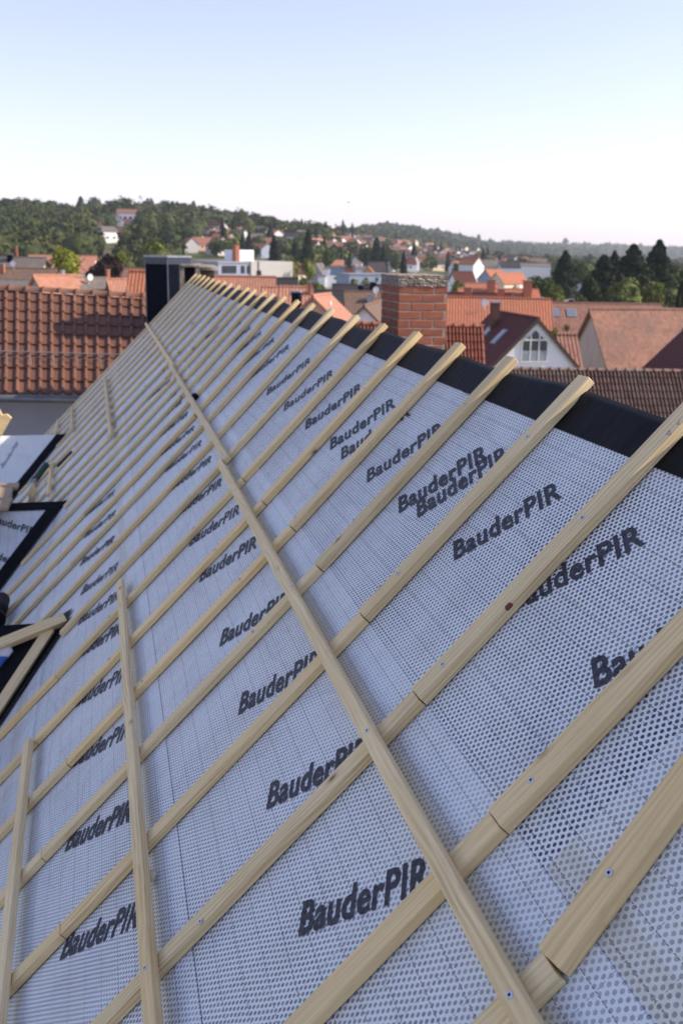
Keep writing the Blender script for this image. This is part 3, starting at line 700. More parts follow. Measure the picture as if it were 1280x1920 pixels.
m = MB(); c_, s_ = cos(R(-55)), sin(R(-55))
for (a, b) in ((-1, -1), (1, -1), (-1, 1), (1, 1)): x, y = a*.415, b*.345; m.tube((cx+x*c_-y*s_, cy+x*s_+y*c_, p.z-5), (cx+x*c_-y*s_, cy+x*s_+y*c_, p.z-.1), .014, .014, 6)
m.obj('corner_strips', m_plain('corner_sheet', (.12, .14, .18), .4, .5, .1), t_, Matrix.Identity(4))
p = at(352, 498, 20.6); t_ = thing('open_chimney', 'small old chimney with stone cover slab over dark openings', 'chimney', Vector((p.x, p.y, p.z-3)))
m = MB(); box_at(m, p.x+.05, p.y, p.z-2.2, p.z-.62, .5, .42); m.obj('shaft', CONC, t_, Matrix.Identity(4))
m = MB()
box_at(m, p.x-.13, p.y-.14, p.z-.62, p.z-.03, .09, .09); m.obj('pier', CONC, t_, Matrix.Identity(4))
m = MB(); box_at(m, p.x+.19, p.y-.14, p.z-.62, p.z-.03, .09, .09); m.obj('pier', CONC, t_, Matrix.Identity(4))
m = MB(); box_at(m, p.x+.05, p.y+.14, p.z-.62, p.z-.03, .45, .1); m.obj('flue_back', FOIL, t_, Matrix.Identity(4))
m = MB(); box_at(m, p.x+.04, p.y, p.z-.03, p.z+.03, .40, .42); o = m.obj('cover_slab', CONC, t_, Matrix.Identity(4)); bv = o.modifiers.new('b', 'BEVEL'); bv.width = .015
for (px, py, wd, hh, lb) in ((369, 496, .26, .16, 'light stone'), (386, 499, .40, .14, 'rounded weathered concrete')):
    p = at(px, py, 20.9); t_ = thing('chimney_stub', 'low chimney stub with %s cover behind the ridge end' % lb, 'chimney', Vector((p.x, p.y, p.z-2)))
    m = MB(); box_at(m, p.x, p.y, p.z-2, p.z-.06, wd*.8, wd*.8); m.obj('shaft', m_plain('brown_shaft', (.10, .07, .05), .9, .1, .2), t_, Matrix.Identity(4))
    m = MB(); m.cyl((p.x, p.y, p.z-.08), wd*.62, wd*.66, .06, 20); m.cyl((p.x, p.y, p.z-.02), wd*.64, wd*.35, .05, 20); m.obj('cover', CONC, t_, Matrix.Identity(4), False)

# brick chimney: courses modelled, mortar recessed
BRM = N('chimney_brick', .9, .15)
oi = BRM.n('ShaderNodeUVMap').outputs[0]; wn = BRM.n('ShaderNodeTexWhiteNoise'); BRM.l(oi, wn.inputs['Vector'])
bc = BRM.ramp(wn.outputs['Value'], [(0, (.34, .125, .07)), (.5, (.42, .155, .085)), (1, (.29, .12, .08))])
bc = BRM.mix(BRM.math('MULTIPLY', BRM.ramp(BRM.noise(14, 5, .7), [(.45, 0.0), (.75, 1.0)]), .4), bc, (.26, .10, .07))
BRM.col(bc).bump(BRM.noise(50, 4, .6), .5, .006); BRM = BRM.m
MORT = m_plain('mortar', (.40, .34, .28), .95, .05, .15, 25)
AGG = N('exposed_aggregate', .95, .1); vr = AGG.n('ShaderNodeTexVoronoi'); AGG.l(AGG.co, vr.inputs['Vector']); vr.inputs['Scale'].default_value = 34
ac = AGG.mix(.5, vr.outputs['Color'], (.40, .34, .27)); ac = AGG.mix(.8, ac, (.31, .26, .20)); ac = AGG.mix(AGG.ramp(AGG.noise(26, 5, .75), [(.45, 0.0), (.70, .75)]), ac, (.14, .11, .08))
ac = AGG.mix(AGG.ramp(AGG.noise(48, 2, .5, AGG.map(loc=(3, 1, 2))), [(.66, 0.0), (.72, .8)]), ac, (.62, .56, .46)); AGG.col(ac)
AGG.bump(AGG.math('ADD', vr.outputs['Distance'], AGG.noise(9, 5, .7)), .8, .025); AGG = AGG.m
BZ = 10.05; pc = at(792, 536, BZ)
t_ = thing('brick_chimney', 'red brick chimney with rough pebbly concrete cap rising behind the black ridge strip', 'chimney', Vector((pc.x, pc.y+.2, pc.z-3.5)))
def brick_shaft(x0, x1, y0, y1, ztop, n, ch=.0853):
    V, F, UV, MI = [], [], [], []; rb2 = random.Random(5)
    def brick(ax0, ax1, ay0, ay1, z0, z1):
        b = len(V); j = lambda: rb2.uniform(-.0025, .0025)
        for (x, y, z) in ((ax0, ay0, z0), (ax1, ay0, z0), (ax1, ay1, z0), (ax0, ay1, z0), (ax0, ay0, z1), (ax1, ay0, z1), (ax1, ay1, z1), (ax0, ay1, z1)): V.append((x+j(), y+j(), z+j()))
        F.extend([[b+k for k in f] for f in ((0, 3, 2, 1), (4, 5, 6, 7), (0, 1, 5, 4), (1, 2, 6, 5), (2, 3, 7, 6), (3, 0, 4, 7))]); UV.extend([(rb2.random()*50, rb2.random()*50)]*1*24); 
        u = UV[-1]
    g = .014; wx, wy = x1-x0, y1-y0; L_, S_ = .25, .12
    for c in range(n):
        z1 = ztop-c*ch; z0 = z1-ch+g
        odd = c % 2
        # front/back face stretchers
        def run(a0, a1, first):
            out = []; x = a0; l = first
            while x < a1-.02:
                e = min(a1, x+l-g); out.append((x, e)); x = e+g; l = L_
            return out
        for (a, b) in run(x0, x1, L_ if odd else S_+g):
            brick(a, b, y0, y0+.10, z0, z1); brick(a, b, y1-.10, y1, z0, z1)
        for (a, b) in run(y0+.112, y1-.112, S_+g):
            brick(x0, x0+.10, a, b, z0, z1); brick(x1-.10, x1, a, b, z0, z1)
    me = np_mesh('bricks', V, F, BRM); uvl = me.uv_layers.new(name='UVMap'); arr = []
    k = len(F)//6
    for i in range(k):
        u = (rb2.random()*50, rb2.random()*50); arr += [u]*24
    uvl.data.foreach_set('uv', np.array(arr, np.float32).ravel()); return me
# corner nearest the camera on the left is seen at px 748
pl = at(748, 536, BZ); pr = at(842, 543, BZ+.02); x0, x1, yy = pl.x, pl.x+.515, pl.y
o = bpy.data.objects.new('bricks', brick_shaft(x0, x1, yy, yy+.66, pl.z+.0, 30)); place(o, t_, Matrix.Identity(4))
bv = o.modifiers.new('b', 'BEVEL'); bv.width = .004; bv.segments = 1
m = MB(); m.box(x0+.005, x1-.005, yy+.005, yy+.655, pl.z-2.7, pl.z-.004); m.obj('mortar_core', MORT, t_, Matrix.Identity(4))
nx, ny, nz = 22, 26, 5
me = bpy.data.meshes.new('concrete_cap'); import bmesh
bm = bmesh.new(); bmesh.ops.create_cube(bm, size=1); bmesh.ops.subdivide_edges(bm, edges=bm.edges[:], cuts=11, use_grid_fill=True)
for v in bm.verts:
    x, y, z = v.co; rr3 = random.Random(int((x*1000+y*77777+z*555)*3)); j = lambda s: rr3.uniform(-s, s)
    ed = (abs(x) > .45)+(abs(y) > .45)+(abs(z) > .45)
    v.co = Vector((x0+.2575+x*.53+j(.006), yy+.33+y*.675+j(.006), pl.z+.053+z*.115+(j(.006) if z < 0 else j(.004)-.008*(ed > 1))))
bm.to_mesh(me); bm.free(); me.materials.append(AGG); o = bpy.data.objects.new('concrete_cap', me); place(o, t_, Matrix.Identity(4))

# ------------------------------------------------------------------ houses
ROOFS = {
 'orange': m_tile('orange_tiles', (.47, .17, .085), (.38, .135, .07), wamt=.25),
 'salmon': m_tile('salmon_tiles', (.50, .235, .15), (.41, .19, .12), wamt=.25),
 'rust': m_tile('rust_tiles', (.27, .125, .085), (.21, .10, .07), wamt=.4),
 'pink': m_tile('pinkish_tiles', (.31, .155, .11), (.21, .10, .075), wamt=.4),
 'maroon': m_tile('maroon_tiles', (.105, .028, .024), (.08, .022, .02), wamt=.05, rough=.8),
 'brown': m_tile('brown_tiles', (.20, .13, .09), (.16, .10, .07), weather=(.14, .11, .09)),
 'grey': m_tile('grey_tiles', (.20, .175, .15), (.15, .135, .12), weather=(.12, .11, .10)),
 'black': m_tile('black_tiles', (.018, .019, .024), (.026, .027, .033), wamt=.1, rough=.5),
 'bluepanel': m_tile('solar_panels', (.05, .08, .14), (.07, .11, .18), colw=1, roww=.8, weather=(.05, .08, .14), wamt=.05, bump=.1, rough=.3),
 'barn': m_tile('old_plain_tiles', (.37, .19, .125), (.27, .135, .092), colw=.2, roww=.2, weather=(.21, .13, .095), wamt=.75, bump=.3),
}
WALLS = {
 'white': m_plaster('white_plaster', (.84, .84, .82), .05), 'cream': m_plaster('cream_plaster', (.74, .66, .48)), 'grey': m_plaster('grey_plaster', (.42, .43, .45)),
 'bluegrey': m_plaster('bluegrey_plaster', (.34, .38, .47)), 'ochre': m_plaster('ochre_plaster', (.60, .38, .20)), 'stone': m_plaster('barn_plaster', (.50, .43, .36), .25), 'salmon': m_plaster('salmon_plaster', (.58, .36, .27)),
}
FASC = m_plain('dark_fascia', (.07, .045, .035), .6, .3, .1)
def house_(name, label, cat, px, py, z, az, ln, wd, pitch, roof, wall, group=None, a=0.0, wins=None, sky_=None, chim=None, dish=None, over=.35, barge=None, z_is_world=None, root=None, eave_min=1.8, detail=True, half=None, k=1.0):
    """(px,py,z): image place of a point on the ridge, a = its fraction along the ridge; az = heading of the ridge in degrees from +Y to +X"""
    if k != 1.0:
        z *= k; ln *= k; wd *= k; sky_ = [(q[0],)+tuple(v*k for v in q[1:]) for q in (sky_ or [])]; chim = [(q[0]*k, q[1], q[2]*k, q[3]*k, q[4]*k, q[5]) for q in (chim or [])]; dish = [(q[0]*k, q[1], q[2]*k, q[3]*k) for q in (dish or [])]; wins = [(q[0],)+tuple(v*k for v in q[1:]) for q in (wins or [])]
    p = at(px, py, z); dr_ = Vector((sin(R(az)), cos(R(az)), 0)); c = p + dr_*ln*(.5-a)
    rise = wd/2*tan(R(pitch)); gr = min(gz(c.x, c.y), p.z-rise-eave_min)
    base = Vector((c.x, c.y, gr)); t = thing(name, label, cat, base, R(90-az), group)
    zr = p.z-gr; ze = zr-rise; hl, hw = ln/2, wd/2
    m = MB(); i_ = .0
    m.add([(-hl, -hw, -2), (hl, -hw, -2), (hl, hw, -2), (-hl, hw, -2), (-hl, -hw, ze-.12), (hl, -hw, ze-.12), (hl, hw, ze-.12), (-hl, hw, ze-.12), (-hl, 0, zr-.12), (hl, 0, zr-.12)],
          [(0, 1, 5, 4), (2, 3, 7, 6), (1, 2, 6, 9, 5), (3, 0, 4, 8, 7)]); m.obj('wall', WALLS[wall], t)
    m = MB(); lo_ = hl+over; so = over/math.hypot(1, tan(R(pitch))); dz = so*tan(R(pitch)); th = .14; cp = cos(R(pitch)); sp = sin(R(pitch))
    for s in (-1, 1):
        q = [(-lo_, 0, zr), (lo_, 0, zr), (lo_, s*(hw+so), ze-dz), (-lo_, s*(hw+so), ze-dz)]
        m.add([Vector(v) for v in q]+[Vector(v)-Vector((0, s*sp, cp))*th for v in q], [(0, 1, 2, 3) if s < 0 else (3, 2, 1, 0), (4, 7, 6, 5) if s < 0 else (5, 6, 7, 4)] + [(0, 3, 7, 4), (2, 1, 5, 6), (3, 2, 6, 7), (0, 4, 5, 1)])
    m.tube((-lo_, 0, zr-.01), (lo_, 0, zr-.01), .11, .11, 7)
    rf = m.obj('roof', ROOFS[roof], t)
    if barge:
        for e in (-1, 1):
            for s in (-1, 1):
                m = MB(); x = e*(lo_+.02); m.slab([(x, 0, zr+.03), (x, s*(hw+so), ze-dz+.03), (x, s*(hw+so), ze-dz-.25), (x, 0, zr-.28)], (e, 0, 0), .05)
                m.obj('barge_board', FASC, rf)
    for w_ in (wins or []):                     # (face, along, z below ridge of the top, width, height)
        f, u_, zt, ww, wh = w_[:5]; m = MB(); g = MB()
        if f in ('+x', '-x'):
            e = 1 if f == '+x' else -1; X = e*hl; m.box(*(sorted((X-e*.06, X+e*.05))), u_-ww/2, u_+ww/2, zr-zt-wh, zr-zt); g.box(*(sorted((X, X+e*.055))), u_-ww/2+.07, u_+ww/2-.07, zr-zt-wh+.07, zr-zt-.07)
        else:
            e = 1 if f == '+y' else -1; Y = e*hw; m.box(u_-ww/2, u_+ww/2, *(sorted((Y-e*.06, Y+e*.05))), zr-zt-wh, zr-zt); g.box(u_-ww/2+.07, u_+ww/2-.07, *(sorted((Y, Y+e*.055))), zr-zt-wh+.07, zr-zt-.07)
        if detail: fo = m.obj('window', FRAMEW, t); g.obj('pane', GLASS, fo)
        else: g.obj('window', GLASS, t)
    for (s, u_, dn, ww, wh) in (sky_ or []):    # skylights: side, along ridge, distance down slope, width, height
        def sp_(x, d, h): return Vector((x, s*(d*cp+h*sp), zr-d*sp+h*cp))
        m = MB(); fr = [sp_(u_-ww/2, dn, 0), sp_(u_+ww/2, dn, 0), sp_(u_+ww/2, dn+wh, 0), sp_(u_-ww/2, dn+wh, 0)]; nn_ = Vector((0, s*sp, cp))
        if s > 0: fr = fr[::-1]
        m.slab([v+nn_*.08 for v in fr], nn_, .1); f_ = m.obj('skylight', LEAD, rf)
        cc = sum(fr, Vector())/4; m = MB(); m.slab([cc+(v-cc)*.8+nn_*.09 for v in fr], nn_, .02); m.obj('skylight', SKYGLASS, rf)
    for (u_, s, dn, ww, hh, mt) in (chim or []):
        m = MB(); y_ = s*dn*cp; zb = zr-dn*sp-.4; box_at(m, u_, y_, zb, zb+hh+.4, ww, ww); box_at(m, u_, y_, zb+hh+.4, zb+hh+.5, ww*1.2, ww*1.2, 0, 1)
        m.obj('chimney', [mt, LEAD if mt is not BRM else CONC], rf)
    for (u_, s, dn, rdi) in (dish or []):
        y_ = s*dn*cp; zb = zr-dn*sp; m = MB()
        vs = []; K = 14
        for r_ in range(4):
            for k in range(K): aa_ = 2*math.pi*k/K; q_ = rdi*r_/3; vs.append((u_+q_*cos(aa_), y_-.25-.15*(q_/rdi)**2*rdi, zb+.35+rdi+q_*sin(aa_)*1.05))
        m.add(vs, [(r_*K+k, r_*K+(k+1) % K, (r_+1)*K+(k+1) % K, (r_+1)*K+k) for r_ in range(3) for k in range(K)]); m.tube((u_, y_, zb-.2), (u_, y_-.2, zb+.35+rdi), .025, .025)
        o_ = m.obj('satellite_dish', DISHW, rf)
    t['_zr'] = zr; del t['_zr']
    return t, rf, (zr, ze, hl, hw)

# tiled roofs just behind the ridge on the right, modelled tile by tile
CT2 = m_claytile('old_pantiles', (.085, .045, .036), (.15, .088, .07), (.14, .115, .10), .75, .12, .3)
CT3 = m_claytile('red_pantiles', (.25, .072, .036), (.19, .06, .035), (.12, .055, .04), .35, .12, .3)
def near_roof(name, label, lpx, lpy, rpx, rpy, z, drop, run, ncol, nrow, mat, wallm, zr_=None):
    a, b = at(lpx, lpy, z), at(rpx, rpy, zr_ or z); hor = Vector(((b-a).y, -(b-a).x, 0)).normalized()
    if hor.dot(fwd) > 0: hor = -hor
    e0, e1 = a+hor*run-Vector((0, 0, drop)), b+hor*run-Vector((0, 0, drop))
    t = thing(name, label, 'house', Vector(((a.x+b.x)/2, (a.y+b.y)/2, GZ)))
    rf = tile_surface('roof', t, mat, a, b, e0, e1, ncol, nrow, 'wave', .062, .035)
    ridge_caps('ridge_tiles', rf, mat, a+Vector((0, 0, .03)), b+Vector((0, 0, .03)), max(4, int((b-a).length/.33)), .10)
    f0, f1 = a-hor*run-Vector((0, 0, drop)), b-hor*run-Vector((0, 0, drop)); m = MB()
    m.add([a-Vector((0, 0, .02)), b-Vector((0, 0, .02)), f0, f1], [(0, 1, 3, 2)]); m.obj('rear_slope', ROOFS['rust'], t, Matrix.Identity(4))
    i0, i1, j0, j1 = e0-hor*.4, e1-hor*.4, f0+hor*.4, f1+hor*.4; g = Vector((0, 0, GZ)); k = Vector((0, 0, -.15))
    def gd(v): return Vector((v.x, v.y, GZ-1))
    m = MB(); m.add([i0+k, i1+k, j1+k, j0+k, gd(i0), gd(i1), gd(j1), gd(j0), a+k, b+k], [(0, 4, 5, 1), (1, 5, 6, 2, 9), (2, 6, 7, 3), (3, 7, 4, 0, 8)]); m.obj('wall', wallm, t, Matrix.Identity(4)); return t
near_roof('old_house', 'old house roof of weathered brown pantiles stretching across the right edge', 905, 692, 1560, 701, 35, 3.2, 3.4, 92, 15, CT2, WALLS['stone'])
near_roof('old_house', 'house roof of red brown pantiles between the brick chimney and the white gable', 640, 607, 906, 613, 33.5, 4.2, 3.6, 40, 17, CT3, WALLS['grey'])

# white gabled house with the arched gable window
t, rf, (zr, ze, hl, hw) = house_('gabled_house', 'white gabled house with dark maroon roof and pointed three-part gable window', 'house', 1006, 596, 62, 1, 7.6, 10.2, 45.5, 'maroon', 'white', a=0, barge=1, over=.2)
def slope_uv(px, py, pitch=45.5):            # where a ray meets the left slope, in the house's own axes
    Mi = W[t.name].inverted(); n_ = Vector((0, sin(R(pitch)), cos(R(pitch)))); o_ = Mi @ CAM; d = (Mi.to_3x3() @ (rt*((px-640)/FPX) - up*((py-960)/FPX) + fwd))
    k_ = n_.dot(Vector((0, 0, zr))-o_)/n_.dot(d); return o_+d*k_
nn_ = Vector((0, sin(R(45.5)), cos(R(45.5)))); dn_ = Vector((0, cos(R(45.5)), -sin(R(45.5))))
for (px, py) in ((912, 622), (935, 631)):
    c_ = slope_uv(px, py)+nn_*.03
    for q_, mt_ in ((.0, LEAD), (.02, SKYGLASS)):
        m = MB(); k_ = 1-q_*8; m.slab([c_+Vector((.42*k_, 0, 0))-dn_*.62*k_+nn_*q_, c_+Vector((-.42*k_, 0, 0))-dn_*.62*k_+nn_*q_, c_+Vector((-.42*k_, 0, 0))+dn_*.62*k_+nn_*q_, c_+Vector((.42*k_, 0, 0))+dn_*.62*k_+nn_*q_], nn_, .08 if q_ == 0 else .01); m.obj('skylight', mt_, rf)
c_ = slope_uv(926, 612); c2_ = Vector((c_.x, c_.y, c_.z))
m = MB(); box_at(m, c_.x, c_.y, c_.z-.5, c_.z+1.55, .5, .5); box_at(m, c_.x, c_.y, c_.z+1.55, c_.z+1.65, .58, .58, 0, 1); m.obj('chimney', [m_plain('brown_stack', (.11, .055, .045), .8, .1, .15), LEAD], rf)
# pointed window at the near gable (local -x end)
fr = MB(); X = -hl-.03
def gw(y0, y1, z0, z1): fr.box(X-.05, X+.02, y0, y1, zr+z0, zr+z1)
OY = .05
prof = [(-.84, -2.66), (-.84, -1.46), (-.62, -1.2), (0, -.74), (.62, -1.2), (.84, -1.46), (.84, -2.66)]
fo = MB(); fo.slab([(X-.02, OY+y, zr+z) for y, z in prof], (-1, 0, 0), .05); pane = fo.obj('gable_window', GLASS, t)
for (y0, y1, z0, z1) in ((-.32, -.25, -2.66, -1.0), (.25, .32, -2.66, -1.0), (-.70, .70, -1.40, -1.31), (-.88, -.82, -2.66, -1.46), (.82, .88, -2.66, -1.46), (-.90, .90, -2.74, -2.66)): gw(OY+y0, OY+y1, z0, z1)
for s_ in (-1, 1): fr.tube((X-.02, OY+s_*.84, zr-1.46), (X-.02, OY, zr-.70), .035, .035, 5)
fr.obj('window_frame', FRAMEW, pane)
m = MB(); m.box(X-.03, X+.01, OY-.8, OY+.8, zr-2.64, zr-2.02); m.obj('window_blind', m_plain('pale_blind', (.30, .34, .36), .4, .5, .1), pane)
house_('row_house', 'orange tiled house with white dish and one small skylight behind the white gabled house', 'house', 843, 557, 88, 108, 8.5, 10.5, 38, 'orange', 'ochre', a=0, sky_=[(-1, -1.8, 6.0, 1.7, .9)], dish=[(-1.25, -1, 1.6, .3)], chim=[(.3, 1, 2.2, .6, 2.0, BRM)], wins=[('-y', 0, 6.2, 1.2, 1.2)])
house_('row_house', 'pinkish brown tiled house with three skylights and slate chimneys', 'house', 978, 566, 98, 104, 14, 8.6, 38, 'pink', 'grey', a=.05, sky_=[(-1, -5.6, 1.0, .95, 1.1), (-1, -3.3, 1.0, .95, 1.1), (-1, -1.64, 1.0, .95, 1.1)], chim=[(-4.5, 1, .2, .5, .5, SLATE), (-1.5, 1, .2, .4, .4, SLATE)], wins=[('-y', 0, 4.6, 3, 1.2)])
house_('barn', 'large barn with weathered orange plain tiles and bare plaster gable', 'barn', 1112, 579, 74, 92, 26, 12.5, 47, 'barn', 'stone', a=0)
house_('annex', 'low pink tiled annex between the white gable and the barn', 'annex', 1052, 627, 66, 100, .7, 7.5, 45, 'pink', 'grey', a=0)
house_('shed_house', 'dark maroon roofed house cut off by the right edge', 'house', 1345, 632, 60, 13, 6, 6.4, 46, 'maroon', 'grey', a=0)
house_('house', 'red roofed house with dark hipped part and brick chimneys left of the big trees', 'house', 905, 541, 118, 100, 9, 9, 32, 'orange', 'ochre', a=.3, chim=[(-1, -1, .8, .8, 1.4, BRM), (3.2, -1, 1.4, .9, 1.7, BRM)])
house_('house', 'low maroon roof directly behind the orange tiled house with dish', 'house', 862, 549, 108, 112, 8.5, 7, 30, 'maroon', 'grey', a=.4, chim=[(0, -1, 1.5, .8, 1.3, BRM)])
# middle group left of the brick chimney
house_('house', 'wide brown tiled house with several white dishes left of the brick chimney', 'house', 652, 546, 62, 100, 4.4, 6.6, 36, 'brown', 'cream', a=.0, dish=[(-.5, -1, .5, .19)], chim=[(-.9, -1, 1.0, .3, .4, LEAD), (-1.4, 1, .4, .3, .6, SLATE)], k=1.5)
house_('house', 'small white gabled house with light brown roof and dish beside the brick chimney', 'house', 683, 572, 48, 24, 5, 3.6, 44, 'brown', 'white', a=0, dish=[(-1.2, -1, 1.2, .14)], wins=[('-x', 0.0, 1.0, .35, .2)], k=1.5)
house_('house', 'pale grey house with salmon roof left behind the ridge battens', 'house', 588, 554, 42, 28, 2.4, 2.6, 42, 'salmon', 'salmon', a=0, chim=[(-.8, 1, 1.2, .35, .9, SLATE)], dish=[(-1.5, -1, .9, .1)], k=1.5)
house_('house', 'orange roofed house with thin chimney directly behind the ridge battens', 'house', 513, 538, 52, 103, 1.9, 5, 40, 'salmon', 'white', a=.2, k=1.5)
house_('house', 'orange roofed house end with brick pillar chimney behind the ridge battens', 'house', 531, 537, 51, 103, 1.3, 5, 40, 'salmon', 'cream', a=0, chim=[(.68, -1, .5, .19, .55, ROOFS['orange'])], k=1.5)
house_('house', 'house with small black pitched roof in front of the white factory wall', 'house', 520, 521, 84, 103, 1.6, 4.6, 42, 'black', 'bluegrey', a=.05, k=1.5)
house_('house', 'red corrugated tiled roof running in front of the flat factory', 'house', 398, 517, 60, 103, 3.6, 7, 48, 'salmon', 'white', a=0, k=1.5)
house_('house', 'long navy black roof with slate chimney behind the brown tiled house', 'house', 655, 533, 92, 101, 4.6, 8, 34, 'black', 'grey', a=.3, chim=[(1.2, -1, 1, .6, .8, SLATE)], k=1.5)
house_('house', 'dark brown black roof behind the orange brick pillar chimney', 'house', 612, 544, 80, 101, 5, 6, 34, 'black', 'grey', a=.5, k=1.5)
# the town street
house_('house', 'maroon roofed house with bright cream gable right of the factory', 'house', 575, 494, 300, 62, 5.5, 4.6, 52, 'maroon', 'cream', a=1, wins=[('+x', 0, 2.6, .8, .9)])
house_('house', 'tall blue grey gabled house beside the cream gabled one', 'house', 591, 493, 305, 40, 4.5, 5.2, 52, 'grey', 'bluegrey', a=0, wins=[('-x', 0, 2.6, .8, .9)])
house_('house', 'white house with solar roof and bright front behind the light green bushes', 'house', 630, 503, 300, 104, 4.4, 5, 34, 'bluepanel', 'white', a=.5, wins=[('-y', 0, 2.5, 1.2, .8)])
house_('house', 'white stair tower house with flat cap left of the solar roof', 'house', 612, 502, 298, 104, 1.9, 3, 10, 'grey', 'white', a=.5, over=.1)
house_('house', 'low white walled house in front of the tall blue grey gable', 'house', 603, 516, 296, 104, 2.2, 3, 12, 'grey', 'white', a=.5, over=.1)
house_('house', 'cream walled house with dark red panel roof right of the solar roof', 'house', 649, 504, 300, 104, 2.8, 5, 34, 'maroon', 'cream', a=.5)
house_('house', 'dark roofed house with tiny white gable left of the blue flat building', 'house', 660, 502, 310, 96, 3.2, 3.0, 46, 'maroon', 'white', a=1)
house_('house', 'black roofed house with bright white pointed gable above the blue flat building', 'house', 720, 491, 330, 84, 5.6, 4.2, 56, 'black', 'white', a=1, wins=[('-y', 1, 4.0, .8, .8)])
house_('house', 'salmon roofed long house on the slope above the white solar house', 'house', 628, 487, 400, 102, 6.5, 6, 34, 'salmon', 'salmon', a=.5)
house_('house', 'orange brick gabled house just left of the black roofed one', 'house', 690, 500, 322, 20, 4, 3.2, 44, 'orange', 'ochre', a=0)
house_('house', 'orange roofed house with steep verge above the left end of the blue flat building', 'house', 664, 496, 335, 25, 4.5, 3.6, 50, 'orange', 'bluegrey', a=0)
house_('house', 'white wide low house with bright front above the blue flat building', 'house', 676, 500, 325, 103, 3.2, 3, 20, 'grey', 'white', a=.5)
# orange roofs in the valley left of the tree group
VG = 'house rows in the valley beyond the brick chimney'
house_('house', 'orange roofed white gable house nearest the wood edge right of the chimney', 'house', 884, 481, 420, 150, 8, 7, 42, 'orange', 'white', VG, a=.5)
house_('house', 'dark red roofed house with narrow white gable over the light green tree', 'house', 884, 509, 250, 80, 5.4, 5, 50, 'maroon', 'white', VG, a=1)
house_('house', 'orange roofed house with blue grey gable end in the valley row', 'house', 910, 505, 300, 60, 7, 6, 44, 'orange', 'bluegrey', VG, a=0)
house_('house', 'second orange roofed house of the valley row, with pale gable', 'house', 930, 511, 280, 60, 7, 6, 44, 'orange', 'cream', VG, a=0)
house_('house', 'third orange roofed house of the valley row, beside the white strip roof', 'house', 952, 511, 285, 60, 6, 6, 44, 'orange', 'white', VG, a=0)
house_('house', 'long grey brown roofed hall right of the wood edge', 'hall', 905, 487, 480, 103, 17, 12, 26, 'grey', 'cream', VG, a=.5)
house_('house', 'dark roofed hall with bright white rounded gable', 'hall', 972, 490, 470, 100, 9, 8, 36, 'black', 'white', VG, a=1)
house_('house', 'long pale grey flat hall behind the broad green tree', 'hall', 995, 494, 500, 103, 18, 10, 14, 'grey', 'white', VG, a=.5)
house_('house', 'wide red orange roof with brick chimneys right behind the light green tree', 'house', 902, 531, 150, 103, 4.5, 6, 32, 'orange', 'ochre', VG, a=.5)
# left group beyond the neighbour's roof
house_('house', 'orange tiled house with blue grey gable and two skylights behind the big tiled ridge', 'house', 68, 516, 58, 54, 2.9, 3.1, 46, 'salmon', 'bluegrey', a=0, sky_=[(-1, -.1, 1.3, .3, .3), (-1, .75, 1.1, .3, .5)], chim=[(.4, 1, .1, .2, .3, LEAD)], k=1.5)
house_('house', 'grey tiled house with white dish left of the slate chimney', 'house', 146, 521, 60, 56, 2.0, 3.0, 42, 'grey', 'grey', a=0, dish=[(-.5, -1, .55, .19)], chim=[(1.2, 1, .1, .2, .5, BRM)], k=1.5)
house_('house', 'light orange tiled house beside the red tiled strip', 'house', 208, 523, 60, 80, 1.8, 3, 40, 'salmon', 'white', a=0, k=1.5)
house_('house', 'narrow red tiled roof touching the slate chimney', 'house', 251, 508, 46, 103, .9, 5.4, 50, 'orange', 'white', a=0, k=1.5)
house_('house', 'greyish brown roofed house with tall thin brick chimney at the left edge', 'house', 22, 482, 86, 104, 5.6, 6.2, 36, 'grey', 'cream', a=.5, chim=[(.0, -1, .5, .4, .5, SLATE), (.4, 1, .2, .2, 1.0, BRM)], k=1.5)
house_('house', 'tan roofed house with pale verge and white dish at the left edge', 'house', 50, 503, 74, 102, 4, 5, 30, 'brown', 'salmon', a=.5, dish=[(-.85, -1, .2, .2)], chim=[(-1.6, -1, .7, .35, .6, ROOFS['orange'])], k=1.5)
house_('house', 'low green grey flat roofed shed under the tan roofed house', 'shed', 30, 525, 66, 102, 4, 4, 14, 'grey', 'bluegrey', a=.5, k=1.5)
house_('school', 'long low salmon roofed building behind the yellow green tree', 'building', 118, 479, 170, 103, 11, 9, 30, 'salmon', 'white', a=.5, wins=[('-y', k, 4.0, 1.6, 1.0) for k in (-4, -1.5, 1.5, 4)])
house_('house', 'brown purplish roofed house right of the copper tree', 'house', 240, 503, 92, 103, 4, 6, 34, 'rust', 'grey', a=.5, dish=[(-1.0, -1, 1.4, .34)], k=1.5)
# flat roofed factory with stack
fz = 215; p0 = at(411, 490, fz); p1 = at(549, 491.9, fz*1.055); dx = (p1-p0); ln = dx.length; azf = math.atan2(dx.y, dx.x); gF = GZ-1
t_ = thing('factory', 'flat roofed white factory with grey window wing, cube block and orange brick stack', 'factory', Vector((p0.x, p0.y, gF)), azf)
hF = p0.z-gF; m = MB(); m.box(0, ln*.42, .4, 14, 0, hF-.35); m.obj('wing_wall', WALLS['bluegrey'], t_)
m = MB(); m.box(ln*.42, ln, 0, 16, 0, hF+.1); m.obj('hall_wall', m_plaster('worn_white_plaster', (.50, .49, .46), .12), t_)
m = MB(); m.box(-.2, ln*.43, .2, 14.2, hF-.35, hF); m.obj('roof_edge', m_plain('roof_edge_grey', (.34, .34, .38), .7, .2, .08), t_)
m = MB(); m.box(ln*.36, ln*.56, 3, 9, hF, hF+2.5); m.obj('cube_block', WALLS['white'], t_)
m = MB(); m.box(ln*.30, ln*.35, 2.5, 4, hF, hF+3.5); m.obj('stack', ROOFS['orange'], t_)
